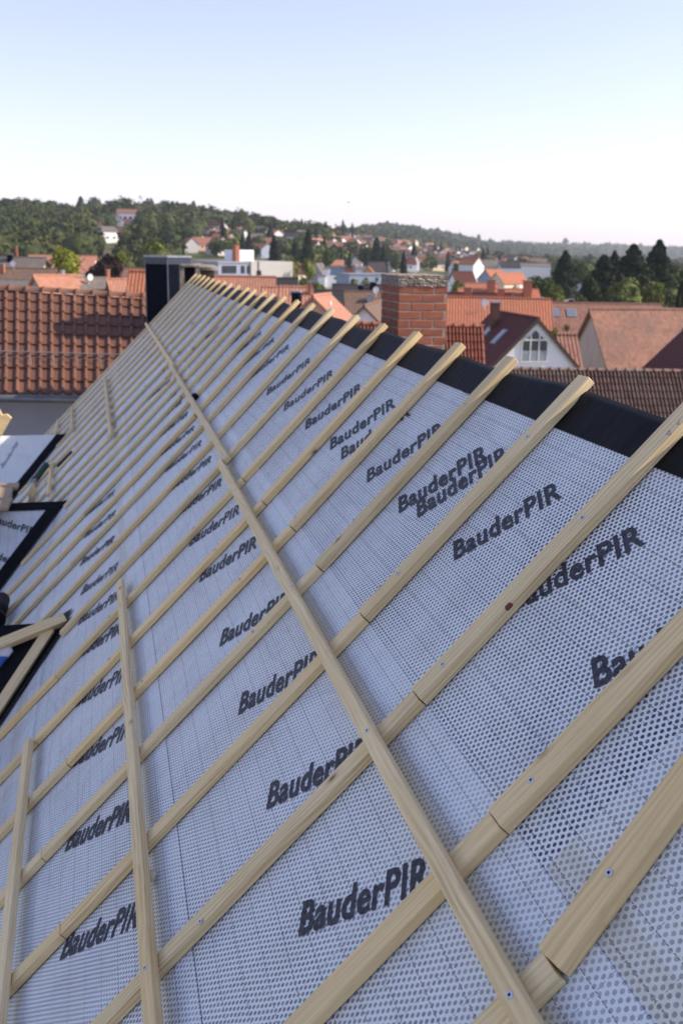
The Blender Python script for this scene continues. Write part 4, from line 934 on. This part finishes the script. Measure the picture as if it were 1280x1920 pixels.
for (a_, b_) in ((.04, .14), (.14, .235), (.29, .345), (.37, .41)):
    m = MB(); m.box(ln*a_+.12, ln*b_, .3, .45, hF-1.9-.6, hF-.9); m.obj('window', GLASS, t_)
m = MB(); m.box(ln*.515, ln*.525, -.2, 0, hF-3.2, hF+1.2); m.obj('lamp_post', m_plain('grey_pole', (.2, .2, .22), .5, .4, .1), t_)
m = MB(); m.box(ln*.50, ln*.55, -.2, 0, hF-3.2, hF-1.9); m.obj('door', SLATE, t_)
# long blue grey flat building
p0 = at(655, 513, 264); p1 = at(722, 513.3, 268); dx = p1-p0; ln = dx.length
t_ = thing('flat_building', 'long blue grey flat roofed building left of the brick chimney cap', 'building', Vector((p0.x, p0.y, GZ-1)), math.atan2(dx.y, dx.x)); hF = p0.z-GZ+1
m = MB(); m.box(0, ln, 0, 9, 0, hF-.3); m.obj('wall', m_plaster('slate_blue_plaster', (.30, .36, .44)), t_)
m = MB(); m.box(-.2, ln+.2, -.2, 9.2, hF-.3, hF); m.obj('roof', LEAD, t_)
for k in (.42, .72, .9):
    m = MB(); m.box(ln*k, ln*k+.9, -.06, .02, hF-2, hF-1); m.obj('window', GLASS, t_)
# hotel on the wooded hill
tz = 640
t, rf, (zr, ze, hl, hw) = house_('hillside_hotel', 'large balconied building with white gable high on the wooded hill', 'hotel', 243, 392, tz, 103, 15, 12, 24, 'rust', 'white', a=.5, wins=[('-y', k, 4.8, 2.2, 1.6) for k in (-5, -1.7, 1.7, 5)])
m = MB(); m.box(-hl+2, hl, -hw-2.2, -hw, zr-9.5, zr-6.2); m.obj('balcony', WALLS['salmon'], t)
house_('chapel', 'bright white domed gable house beside the hillside hotel', 'house', 220, 402, 632, 8, 8, 6.5, 45, 'grey', 'white', a=0)

# ------------------------------------------------------------------ trees
LEAF = {'green': m_leaf('green_leaves', (.026, .044, .014), (.075, .105, .030), (.12, .145, .04)),
        'dark': m_leaf('dark_needles', (.008, .018, .010), (.022, .038, .018), (.035, .052, .024)),
        'dkgreen': m_leaf('deep_green_leaves', (.012, .024, .010), (.034, .055, .02), (.06, .085, .028)),
        'lime': m_leaf('lime_leaves', (.10, .13, .02), (.26, .27, .035), (.34, .33, .05)),
        'light': m_leaf('light_leaves', (.06, .08, .02), (.17, .20, .05), (.26, .27, .075)),
        'copper': m_leaf('copper_leaves', (.016, .009, .010), (.045, .025, .022), (.06, .035, .028)),
        'forest': m_leaf('forest_leaves', (.035, .055, .018), (.085, .115, .034), (.17, .18, .05), .05)}
def crown_pts(kind, n, rg):
    if kind == 'conifer':
        h = rg.random(n)**.75; lay = (h*11) % 1.0
        r = (1-h)**.7*(.66+.34*lay)*(.55+.45*rg.random(n)**.4)+.02; a = rg.random(n)*2*np.pi
        r *= 1+.16*np.sin(a*3+h*23)+.1*np.sin(a*5-h*31)
        return np.stack([r*np.cos(a), r*np.sin(a), h*2-1], -1)*[1, 1, 1], np.stack([np.cos(a), np.sin(a), np.full(n, .35)], -1)
    K = 26; c = rg.normal(0, 1, (K, 3)); c /= np.linalg.norm(c, axis=1)[:, None]; c *= (rg.random(K)**.5*.62)[:, None]; rad = rg.uniform(.24, .42, K)
    k = rg.integers(0, K, n); v = rg.normal(0, 1, (n, 3)); v /= np.linalg.norm(v, axis=1)[:, None]
    P = c[k]+v*(rad[k]*(.72+.33*rg.random(n)))[:, None]; return P, v
def leaf_mesh(P, Nn, size, rg):
    n = len(P); d = Nn+rg.normal(0, .55, (n, 3)); d /= np.linalg.norm(d, axis=1)[:, None]
    a = np.cross(d, rg.normal(0, 1, (n, 3))); a /= np.linalg.norm(a, axis=1)[:, None]; b = np.cross(d, a)
    s = (size*(.6+.8*rg.random(n)))[:, None]; a *= s; b *= s*.7
    V = np.stack([P-a, P+b*.9, P+a, P-b*.9], 1).reshape(-1, 3); F = np.arange(4*n).reshape(-1, 4); return V, F
def ico(sub):
    bm = bmesh.new(); bmesh.ops.create_icosphere(bm, subdivisions=sub, radius=1); v = np.array([x.co[:] for x in bm.verts]); f = np.array([[q.index for q in p.verts] for p in bm.faces]); bm.free(); return v, f
icov, icof = ico(2); icof4 = np.concatenate([icof, icof[:, -1:]], 1)
tree_cache = {}
def crown_mesh(kind, leaf, n, size, var=0):
    key = (kind, leaf, n, var)
    if key in tree_cache: return tree_cache[key]
    rg = np.random.default_rng(100+len(tree_cache)); P, Nn = crown_pts(kind, n, rg)
    V, F = leaf_mesh(P, Nn, size, rg)
    # inner branches' mass: a rough core keeps the middle of the crown dense
    if kind == 'conifer':
        K = 10; cv = []
        for r_ in range(9):
            for k in range(K): rr_ = (1-r_/8.)*.52+.01; cv.append((rr_*cos(2*math.pi*k/K), rr_*sin(2*math.pi*k/K), -1+r_/8.*1.9))
        cf = [(r_*K+k, r_*K+(k+1) % K, (r_+1)*K+(k+1) % K, (r_+1)*K+k) for r_ in range(8) for k in range(K)]
    else:
        cv = icov*.55*(1+.18*rg.normal(0, 1, (len(icov), 1))); cf = None
    b = len(V); V = np.concatenate([V, np.array(cv)])
    if cf is not None: F = np.concatenate([F, np.array(cf)+b])
    else:
        q = icof+b; F = np.concatenate([F, np.concatenate([q, q[:, :1]], 1)]) if False else F
        extra = q
    me = None
    if cf is None:
        me = bpy.data.meshes.new(kind+'_crown'); me.from_pydata(V.tolist(), [], F.tolist()+extra.tolist()); me.materials.append(LEAF[leaf]); me.update()
    else: me = np_mesh(kind+'_crown', V, F, LEAF[leaf])
    tree_cache[key] = me; return me
def trunk_mesh(h, r):
    m = MB(); m.tube((0, 0, -1), (0, 0, h*.55), r, r*.7, 8); m.tube((0, 0, h*.55), (.1*h, 0, h*.9), r*.7, r*.25, 6)
    for k in range(5): a = k*1.26; m.tube((0, 0, h*(.4+.07*k)), (cos(a)*h*.28, sin(a)*h*.28, h*(.62+.07*k)), r*.4, r*.12, 5)
    return m.mesh('trunk', BARK)
def tree(kind, leaf, px, top, wpx, z, label, n=3500, size=None, group=None, var=0, cfrac=.8, name=None):
    p = at(px, top, z); g = gz(p.x, p.y); h = p.z-g; wm = wpx*z/FPX
    t = thing(name or ('conifer_tree' if kind == 'conifer' else 'broadleaf_tree'), label, 'tree', Vector((p.x, p.y, g)), random.uniform(0, 6), group)
    ch = h*cfrac if kind == 'conifer' else min(h*cfrac, wm*1.25)
    o = bpy.data.objects.new('crown', crown_mesh(kind, leaf, n, size or (.085 if n > 2000 else .13), var))
    M = W[t.name] @ Matrix.Translation((0, 0, h-ch/2)) @ Matrix.Diagonal((wm/2, wm/2, ch/2, 1)); place(o, t, M)
    key = ('trunk', round(h)); 
    if key not in tree_cache: tree_cache[key] = trunk_mesh(h, .035*h/1.6+.05)
    o = bpy.data.objects.new('trunk', tree_cache[key]); place(o, t, W[t.name].copy()); return t
T_ = tree
T_('broadleaf', 'lime', 122, 456, 62, 130, 'bright yellow green tree rising over the salmon roofed building', 4500)
T_('broadleaf', 'copper', 196, 462, 88, 120, 'dark copper leaved tree left of the slate chimney', 5000)
T_('broadleaf', 'lime', 226, 468, 26, 128, 'small yellow green tree peeping out behind the copper tree', 1500)
T_('broadleaf', 'light', 291, 444, 62, 180, 'large green tree directly above the slate chimney', 4500)
T_('broadleaf', 'green', 15, 470, 40, 150, 'green tree behind the greyish brown roof at the left edge', 2500, var=1)
T_('broadleaf', 'green', 80, 480, 30, 140, 'small green tree left of the yellow green tree', 1800, var=1)
T_('conifer', 'dark', 577, 432, 34, 330, 'tallest dark conifer on the slope above the cream gabled house', 2500)
T_('conifer', 'dark', 514, 443, 36, 300, 'dark conifer above the white factory hall', 2500, var=1)
T_('conifer', 'dark', 552, 452, 24, 340, 'slim dark conifer left of the tallest conifer', 1500)
T_('conifer', 'dark', 466, 440, 26, 420, 'dark conifer behind the factory cube', 1500, var=1)
T_('broadleaf', 'light', 540, 475, 56, 230, 'wide light green tree between factory hall and conifers', 3000)
T_('broadleaf', 'light', 580, 480, 40, 225, 'light green tree behind the cream gabled house', 2500, var=1)
T_('conifer', 'dark', 706, 446, 40, 420, 'dark conifer standing above the black roofed house', 2200)
T_('conifer', 'dark', 719, 462, 24, 380, 'slim dark conifer right of the one above the black roofed house', 1400, var=1)
T_('conifer', 'dark', 757, 473, 20, 330, 'small pointed conifer above the brick chimney cap', 1400)
T_('conifer', 'dark', 640, 462, 9, 420, 'tiny pointed conifer among the slope houses', 1000, var=1)
T_('broadleaf', 'green', 690, 455, 40, 430, 'round green tree group beside the slope conifers', 2200)
T_('broadleaf', 'green', 618, 462, 34, 380, 'green tree right of the tallest conifer', 2200, var=1)
T_('broadleaf', 'light', 597, 520, 36, 125, 'light green bush between cream house and brick pillar', 2500)
T_('broadleaf', 'light', 570, 515, 30, 128, 'light green shrubs at the foot of the cream gabled house', 2200, var=1)
T_('broadleaf', 'lime', 683, 522, 16, 145, 'small yellow green bush in front of the blue grey building', 1200)
T_('broadleaf', 'light', 663, 520, 18, 146, 'small green bush at the left end of the blue grey building', 1200)
T_('broadleaf', 'light', 858, 520, 40, 130, 'light green tree beside the brick chimney', 3000, var=1)
T_('broadleaf', 'green', 1015, 508, 66, 150, 'broad mid green tree at the left of the big tree group', 4500)
T_('broadleaf', 'light', 962, 528, 56, 135, 'low light green tree behind the orange tiled roof', 3500, var=1)
T_('broadleaf', 'light', 1042, 530, 50, 130, 'light green shrub below the broad mid green tree', 3000)
T_('conifer', 'dark', 1060, 472, 72, 190, 'tall even dark conifer standing alone left of the tree group', 5000, .07)
T_('conifer', 'dark', 1132, 480, 96, 150, 'dark conifer at the left of the conifer group', 7000, .07, var=1)
T_('conifer', 'dark', 1152, 472, 60, 165, 'dark narrow topped conifer in the middle of the conifer group', 4000, .07)
T_('conifer', 'dark', 1188, 460, 106, 160, 'broad ragged dark conifer in the conifer group', 7500, .07, var=1)
T_('conifer', 'dark', 1236, 452, 94, 165, 'highest dark conifer at the right of the conifer group', 7000, .07)
T_('broadleaf', 'light', 1180, 508, 90, 120, 'large yellowish green willow in front of the conifers', 6000, name='willow_tree')
T_('broadleaf', 'light', 1222, 522, 66, 122, 'second yellowish green willow right of the large one', 4500, var=1, name='willow_tree')
T_('broadleaf', 'green', 1258, 520, 50, 140, 'green bushy tree right of the willows', 3500, var=1)
T_('conifer', 'dark', 1278, 528, 40, 105, 'near dark conifer cut by the right edge', 3500, .07)
T_('broadleaf', 'green', 1100, 480, 60, 260, 'green tree seen between the lone conifer and the group', 3500)
T_('broadleaf', 'green', 1090, 548, 50, 125, 'dark green tree between the small grey gable and the annex', 3500, var=1)
T_('broadleaf', 'lime', 1040, 612, 26, 84, 'small yellow green bush under the skylight roof', 1500)
T_('broadleaf', 'light', 1062, 606, 14, 86, 'tiny green bush by the barn gable', 900)
T_('broadleaf', 'dkgreen', 1110, 512, 62, 145, 'deep green tree filling the gap under the left conifer', 4500)
T_('broadleaf', 'dkgreen', 1160, 505, 66, 150, 'deep green tree behind the large willow', 4500, var=1)
T_('broadleaf', 'dkgreen', 1215, 500, 60, 155, 'deep green tree between the ragged and the highest conifer', 4500)
T_('broadleaf', 'green', 1268, 490, 60, 190, 'mid green tree at the right edge behind the highest conifer', 4000, var=1)
T_('broadleaf', 'dkgreen', 1140, 545, 60, 118, 'low dark shrub left of the large willow', 3000, var=1)
house_('house', 'small grey gabled house showing between the conifers', 'house', 1092, 513, 300, 25, 5, 4.2, 45, 'grey', 'grey', a=0)
for (px, top, wp, z, lf, lb) in ((1030, 500, 50, 420, 'green', 'left'), (950, 470, 34, 520, 'green', 'nearer'), (985, 476, 40, 560, 'light', 'lighter'), (1130, 505, 60, 300, 'green', 'lower')): pass
hill_trees = []
ri = random.Random(11)
used = []
def free(px, py, r, lst):
    return all((px-a)**2+((py-b)*1.3)**2 > r*r for a, b in lst)
# houses over the valley slope; each is placed on the ground seen at a picture point
RC = ['orange', 'salmon', 'rust', 'pink', 'brown', 'grey', 'maroon', 'black']; RWT = [2, 1.5, 3, 2, 4, 6, 2, 3]; RN = {'orange': 'orange', 'salmon': 'salmon', 'rust': 'rusty brown', 'pink': 'pinkish', 'brown': 'brown', 'grey': 'grey', 'maroon': 'dark red', 'black': 'black'}
WC = ['white', 'white', 'white', 'white', 'cream', 'grey', 'bluegrey', 'salmon']; WN = {'white': 'white', 'cream': 'cream', 'grey': 'grey', 'bluegrey': 'blue grey', 'salmon': 'salmon'}
def where(px, py):
    if px < 350: return 'in the wood below the hillside hotel'
    if px < 470: return 'on the slope above the factory stack' if py < 460 else 'just behind the flat factory'
    if px < 560: return 'high between the conifers above the factory hall' if py < 455 else 'low above the factory hall'
    if px < 640: return 'near the hill crest by the tallest conifer' if py < 460 else 'behind the tall blue grey house'
    if px < 720: return 'up the slope above the blue flat building' if py < 475 else 'close above the black roofed house'
    if px < 790: return 'far up over the brick chimney' if py < 475 else 'just over the brick chimney cap'
    if px < 860: return 'far off right of the brick chimney' if py < 480 else 'in the valley right of the brick chimney'
    if px < 930: return 'by the wood edge past the orange roofs' if py < 490 else 'in the valley before the orange roofs'
    return 'in the far valley before the big trees'
slots = [(216, 450), (190, 440), (201, 452), (335, 459), (388, 437), (395, 448), (405, 452), (420, 440), (428, 448), (410, 475), (418, 468), (445, 442), (450, 455), (483, 446), (490, 455), (498, 470), (488, 480), (520, 436), (548, 442), (556, 450), (545, 460), (434, 430), (441, 452), (462, 448), (474, 438), (480, 458), (505, 446), (512, 456), (530, 448), (536, 438), (562, 440), (568, 456), (398, 462), (406, 440), (370, 452), (378, 466), (350, 470)]
for k in range(3000):
    if len(slots) > 225: break
    px = ri.triangular(575, 1010, 760); py = ri.uniform(447+max(0, px-640)*.085, 518 if px > 855 else 505)
    if px < 600 and py < 440: continue
    if 735 < px < 850 and py > 512: continue
    if 575 < px < 660 and py > 484: continue
    if free(px, py, 9 if px < 800 else 10.5, slots): slots.append((px, py))
seen = {}
for (px, py) in slots:
    g, z = ray_ground(px, py+3)
    if g is None: continue
    rc_ = ri.choices(RC, RWT)[0]; wc = ri.choice(WC); az = ri.choice([20, 55, 62, 70, 100, 145, 152, 150]) + ri.uniform(-8, 8)
    hgt = ri.uniform(6.0, 8.5)*(.75 if z < 350 else 1); lnn = ri.uniform(8, 13)*(.75 if z < 350 else 1); wdt = ri.uniform(6.5, 9)*(.75 if z < 350 else 1)
    top = g+Vector((0, 0, hgt)); v = top-CAM; zz = v.dot(fwd); qx = 640+FPX*v.dot(rt)/zz; qy = 960-FPX*v.dot(up)/zz
    lab = 'small %s house with %s roof %s' % (WN[wc], RN[rc_], where(px, py))
    if lab in seen:
        for rc_ in RC:
            lab2 = 'small %s house with %s roof %s' % (WN[wc], RN[rc_], where(px, py))
            if lab2 not in seen: lab = lab2; break
        else:
            for wc in WN:
                lab2 = 'small %s house with %s roof %s' % (WN[wc], RN[rc_], where(px, py))
                if lab2 not in seen: lab = lab2; break
    seen[lab] = 1; steep = abs(((az-13) % 180)-90) > 50
    house_('hillside_house', lab, 'house', qx, qy, zz, az, lnn, wdt, ri.uniform(32, 46), rc_, wc, group='houses scattered over the valley slopes', a=.5, over=.3, eave_min=2.2, detail=False,
           wins=[('-y', -lnn*.22, hgt*.62, 1.3, 1.2), ('-y', lnn*.22, hgt*.62, 1.3, 1.2), ('-x', 0, hgt*.5, 1.2, 1.2)])
# trees standing among those houses
tl_ = []
TK = [('broadleaf', 'green', 'round green'), ('conifer', 'dark', 'dark pointed'), ('broadleaf', 'light', 'light green'), ('broadleaf', 'green', 'round green')]
for k in range(6000):
    if len(tl_) > 190: break
    px = ri.triangular(380, 1080, 800); py = ri.uniform(440+max(0, px-640)*.085, 522 if px > 855 else 508)
    if px < 560 and py > 484: continue
    if 735 < px < 850 and py > 512: continue
    if free(px, py, 9.5, tl_) and free(px, py-1, 6.5, slots): tl_.append((px, py))
for k, (px, py) in enumerate(tl_):
    g, z = ray_ground(px, py+3)
    if g is None: continue
    kd, lf, nm = TK[ri.choices([0, 1, 2], [5, 2, 3])[0]]
    hgt = ri.uniform(6, 12) if kd == 'broadleaf' else ri.uniform(9, 15)
    if z < 350: hgt *= .6
    top = g+Vector((0, 0, hgt)); v = top-CAM; zz = v.dot(fwd); qx = 640+FPX*v.dot(rt)/zz; qy = 960-FPX*v.dot(up)/zz
    wpx = hgt*(1.0 if kd == 'broadleaf' else .42)*FPX/zz
    tree(kd, lf, qx, qy, wpx, zz, 'small %s tree among the houses %s' % (nm, where(px, py)), 500, .17, group='%s trees among the houses %s' % (nm, where(px, py)), var=k % 3, cfrac=.95)

# wooded hills: one mass of crowns each
def forest(name, pts, scale, nq, core=.6, seed=1):
    rg = np.random.default_rng(seed); temps = []
    for k in range(6):
        P, Nn = crown_pts('broadleaf' if k < 5 else 'conifer', nq, rg); V, F = leaf_mesh(P, Nn, .13 if nq > 200 else (.2 if nq > 100 else .3), rg); temps.append((V, F))
    iv, if_ = ico(1); VS, FS, b = [], [], 0; CS, CF, cb = [], [], 0; TS, TC = [], []
    for q_ in pts:
        x, y, z = q_[:3]; sm_ = q_[3] if len(q_) > 3 else 1.0
        V, F = temps[5 if rg.random() < .04 else rg.integers(0, 5)]; s = scale*sm_*rg.uniform(.7, 1.3); hs = s*rg.uniform(.9, 1.25); a = rg.random()*6.28
        ca, sa = np.cos(a), np.sin(a); Vr = np.stack([V[:, 0]*ca-V[:, 1]*sa, V[:, 0]*sa+V[:, 1]*ca, V[:, 2]], -1)*[s, s, hs]+[x, y, z+hs*.8]
        VS.append(Vr); FS.append(F+b); b += len(V); tn = rg.beta(1.2, 2.2); TS.append(np.full(len(V), tn)); TC.append(np.full(len(iv), tn*.7))
        c = iv*[s*core, s*core, hs*core]*(1+.15*rg.normal(0, 1, (len(iv), 1)))+[x, y, z+hs*.7]; CS.append(c); CF.append(if_+cb); cb += len(iv)
    V = np.concatenate(VS+CS); F = np.concatenate(FS); CFa = np.concatenate(CF)+b; nq4 = len(F)
    me = bpy.data.meshes.new(name); me.vertices.add(len(V)); me.vertices.foreach_set('co', V.astype(np.float32).ravel())
    me.loops.add(F.size+CFa.size); me.loops.foreach_set('vertex_index', np.concatenate([F.ravel(), CFa.ravel()]).astype(np.int32))
    me.polygons.add(len(F)+len(CFa)); me.polygons.foreach_set('loop_start', np.concatenate([np.arange(0, F.size, 4), F.size+np.arange(0, CFa.size, 3)]).astype(np.int32))
    me.polygons.foreach_set('loop_total', np.concatenate([np.full(len(F), 4), np.full(len(CFa), 3)]).astype(np.int32)); me.materials.append(FORM)
    me.update(calc_edges=True); at_ = me.attributes.new('tone', 'FLOAT', 'POINT'); at_.data.foreach_set('value', np.concatenate(TS+TC).astype(np.float32))
    o = bpy.data.objects.new(name, me); place(o, None, Matrix.Identity(4)); tag(o, kind='stuff'); return o
def polar(u, z): p = at(u, 470, z); g = gz(p.x, p.y); return p.x, p.y, g
def to_px(x, y, z): v = Vector((x, y, z))-CAM; q = v.dot(fwd); return 640+FPX*v.dot(rt)/q, 960-FPX*v.dot(up)/q
keep = [(243, 426, 21, 640), (220, 422, 12, 632)] + [(a, b+4, 9, (ray_ground(a, b+3)[1] or 500)) for a, b in slots[:37]]
pts = []; rg = np.random.default_rng(3)
for k in range(9000):
    if len(pts) >= 2000: break
    u = rg.uniform(-260, 625); z = 330+520*rg.random()**.8
    x, y, g = polar(u, z); qx, qy = to_px(x, y, g+5)
    if u > 360 and qy > np.interp(u, [360, 420, 520, 620], [470, 447, 446, 446]): continue
    ty = to_px(x, y, g+13)[1]
    if any(abs(qx-a) < r and ty < b and z < zk+14 for a, b, r, zk in keep): continue
    pts.append((x, y, g))
o = forest('wooded_hill', pts, 6.4, 280, .70, 1); tag(o, 'dense mixed wood covering the near hill on the left', 'wood')
pts = []
for k in range(20000):
    if len(pts) >= 3200: break
    u = rg.uniform(600, 1130); S_, rc, rf2 = crest(u); z = rc*rg.uniform(.5, 1.05); x, y, g = polar(u, z); qx, qy = to_px(x, y, g)
    if qy > np.interp(u, [600, 700, 850, 1000, 1130], [444, 452, 470, 482, 488]) : continue
    pts.append((x, y, g-3, max(.45, z/1900)))
o = forest('far_wood', pts, 9, 90, .8, 2); tag(o, 'far wooded ridge behind the town', 'wood')
pts = []
for k in range(2600):
    u = rg.uniform(880, 1420); z = rg.uniform(3300, 4700); x, y, g = polar(u, z); pts.append((x, y, g-8))
o = forest('distant_wood', pts, 22, 40, .85, 4); tag(o, 'distant bluish wooded ridge on the right', 'wood')
# belt of trees in the flat land on the right, before the distant ridge
pts = []
for k in range(900):
    u = rg.uniform(900, 1420); z = rg.uniform(800 if u < 1050 else 420, 1800); x, y, g = polar(u, z); pts.append((x, y, g-2))
o = forest('valley_wood', pts, 5.5, 120, .7, 5); tag(o, 'tree belt in the valley right of the town', 'wood')

# a bird high in the sky
p = at(653, 379.5, 120); t_ = bpy.data.meshes
m = MB(); m.add([(-.16, 0, 0), (-.06, .03, .02), (.16, 0, .01), (0, -.02, 0), (-.02, .30, .09), (.05, .26, .09), (-.02, -.30, .09), (.05, -.26, .09), (0, 0, -.04)],
                [(0, 3, 2, 1), (0, 8, 3), (2, 3, 8), (0, 1, 2, 8), (1, 5, 4), (1, 7, 6), (0, 4, 5, 2), (0, 6, 7, 2)])
o = m.obj('bird', m_plain('dark_feathers', (.05, .05, .055), .8, .2, .1), None, Matrix.Translation(p) @ Matrix.Rotation(.6, 4, 'Z')); tag(o, 'tiny dark bird alone high in the clear sky', 'bird')

# haze over the valley
HZ = True
if HZ:
    m = MB(); m.box(-7000, 7000, -7000, 7000, -60, 160)
    hm = bpy.data.materials.new('valley_haze'); hm.use_nodes = True; hm.node_tree.nodes.clear()
    out = hm.node_tree.nodes.new('ShaderNodeOutputMaterial'); pv = hm.node_tree.nodes.new('ShaderNodeVolumePrincipled')
    pv.inputs['Color'].default_value = (.86, .94, 1, 1); pv.inputs['Density'].default_value = .00013; pv.inputs['Anisotropy'].default_value = .2
    hm.node_tree.links.new(pv.outputs[0], out.inputs['Volume'])
    o = m.obj('haze', hm, None, Matrix.Identity(4)); tag(o, kind='stuff')
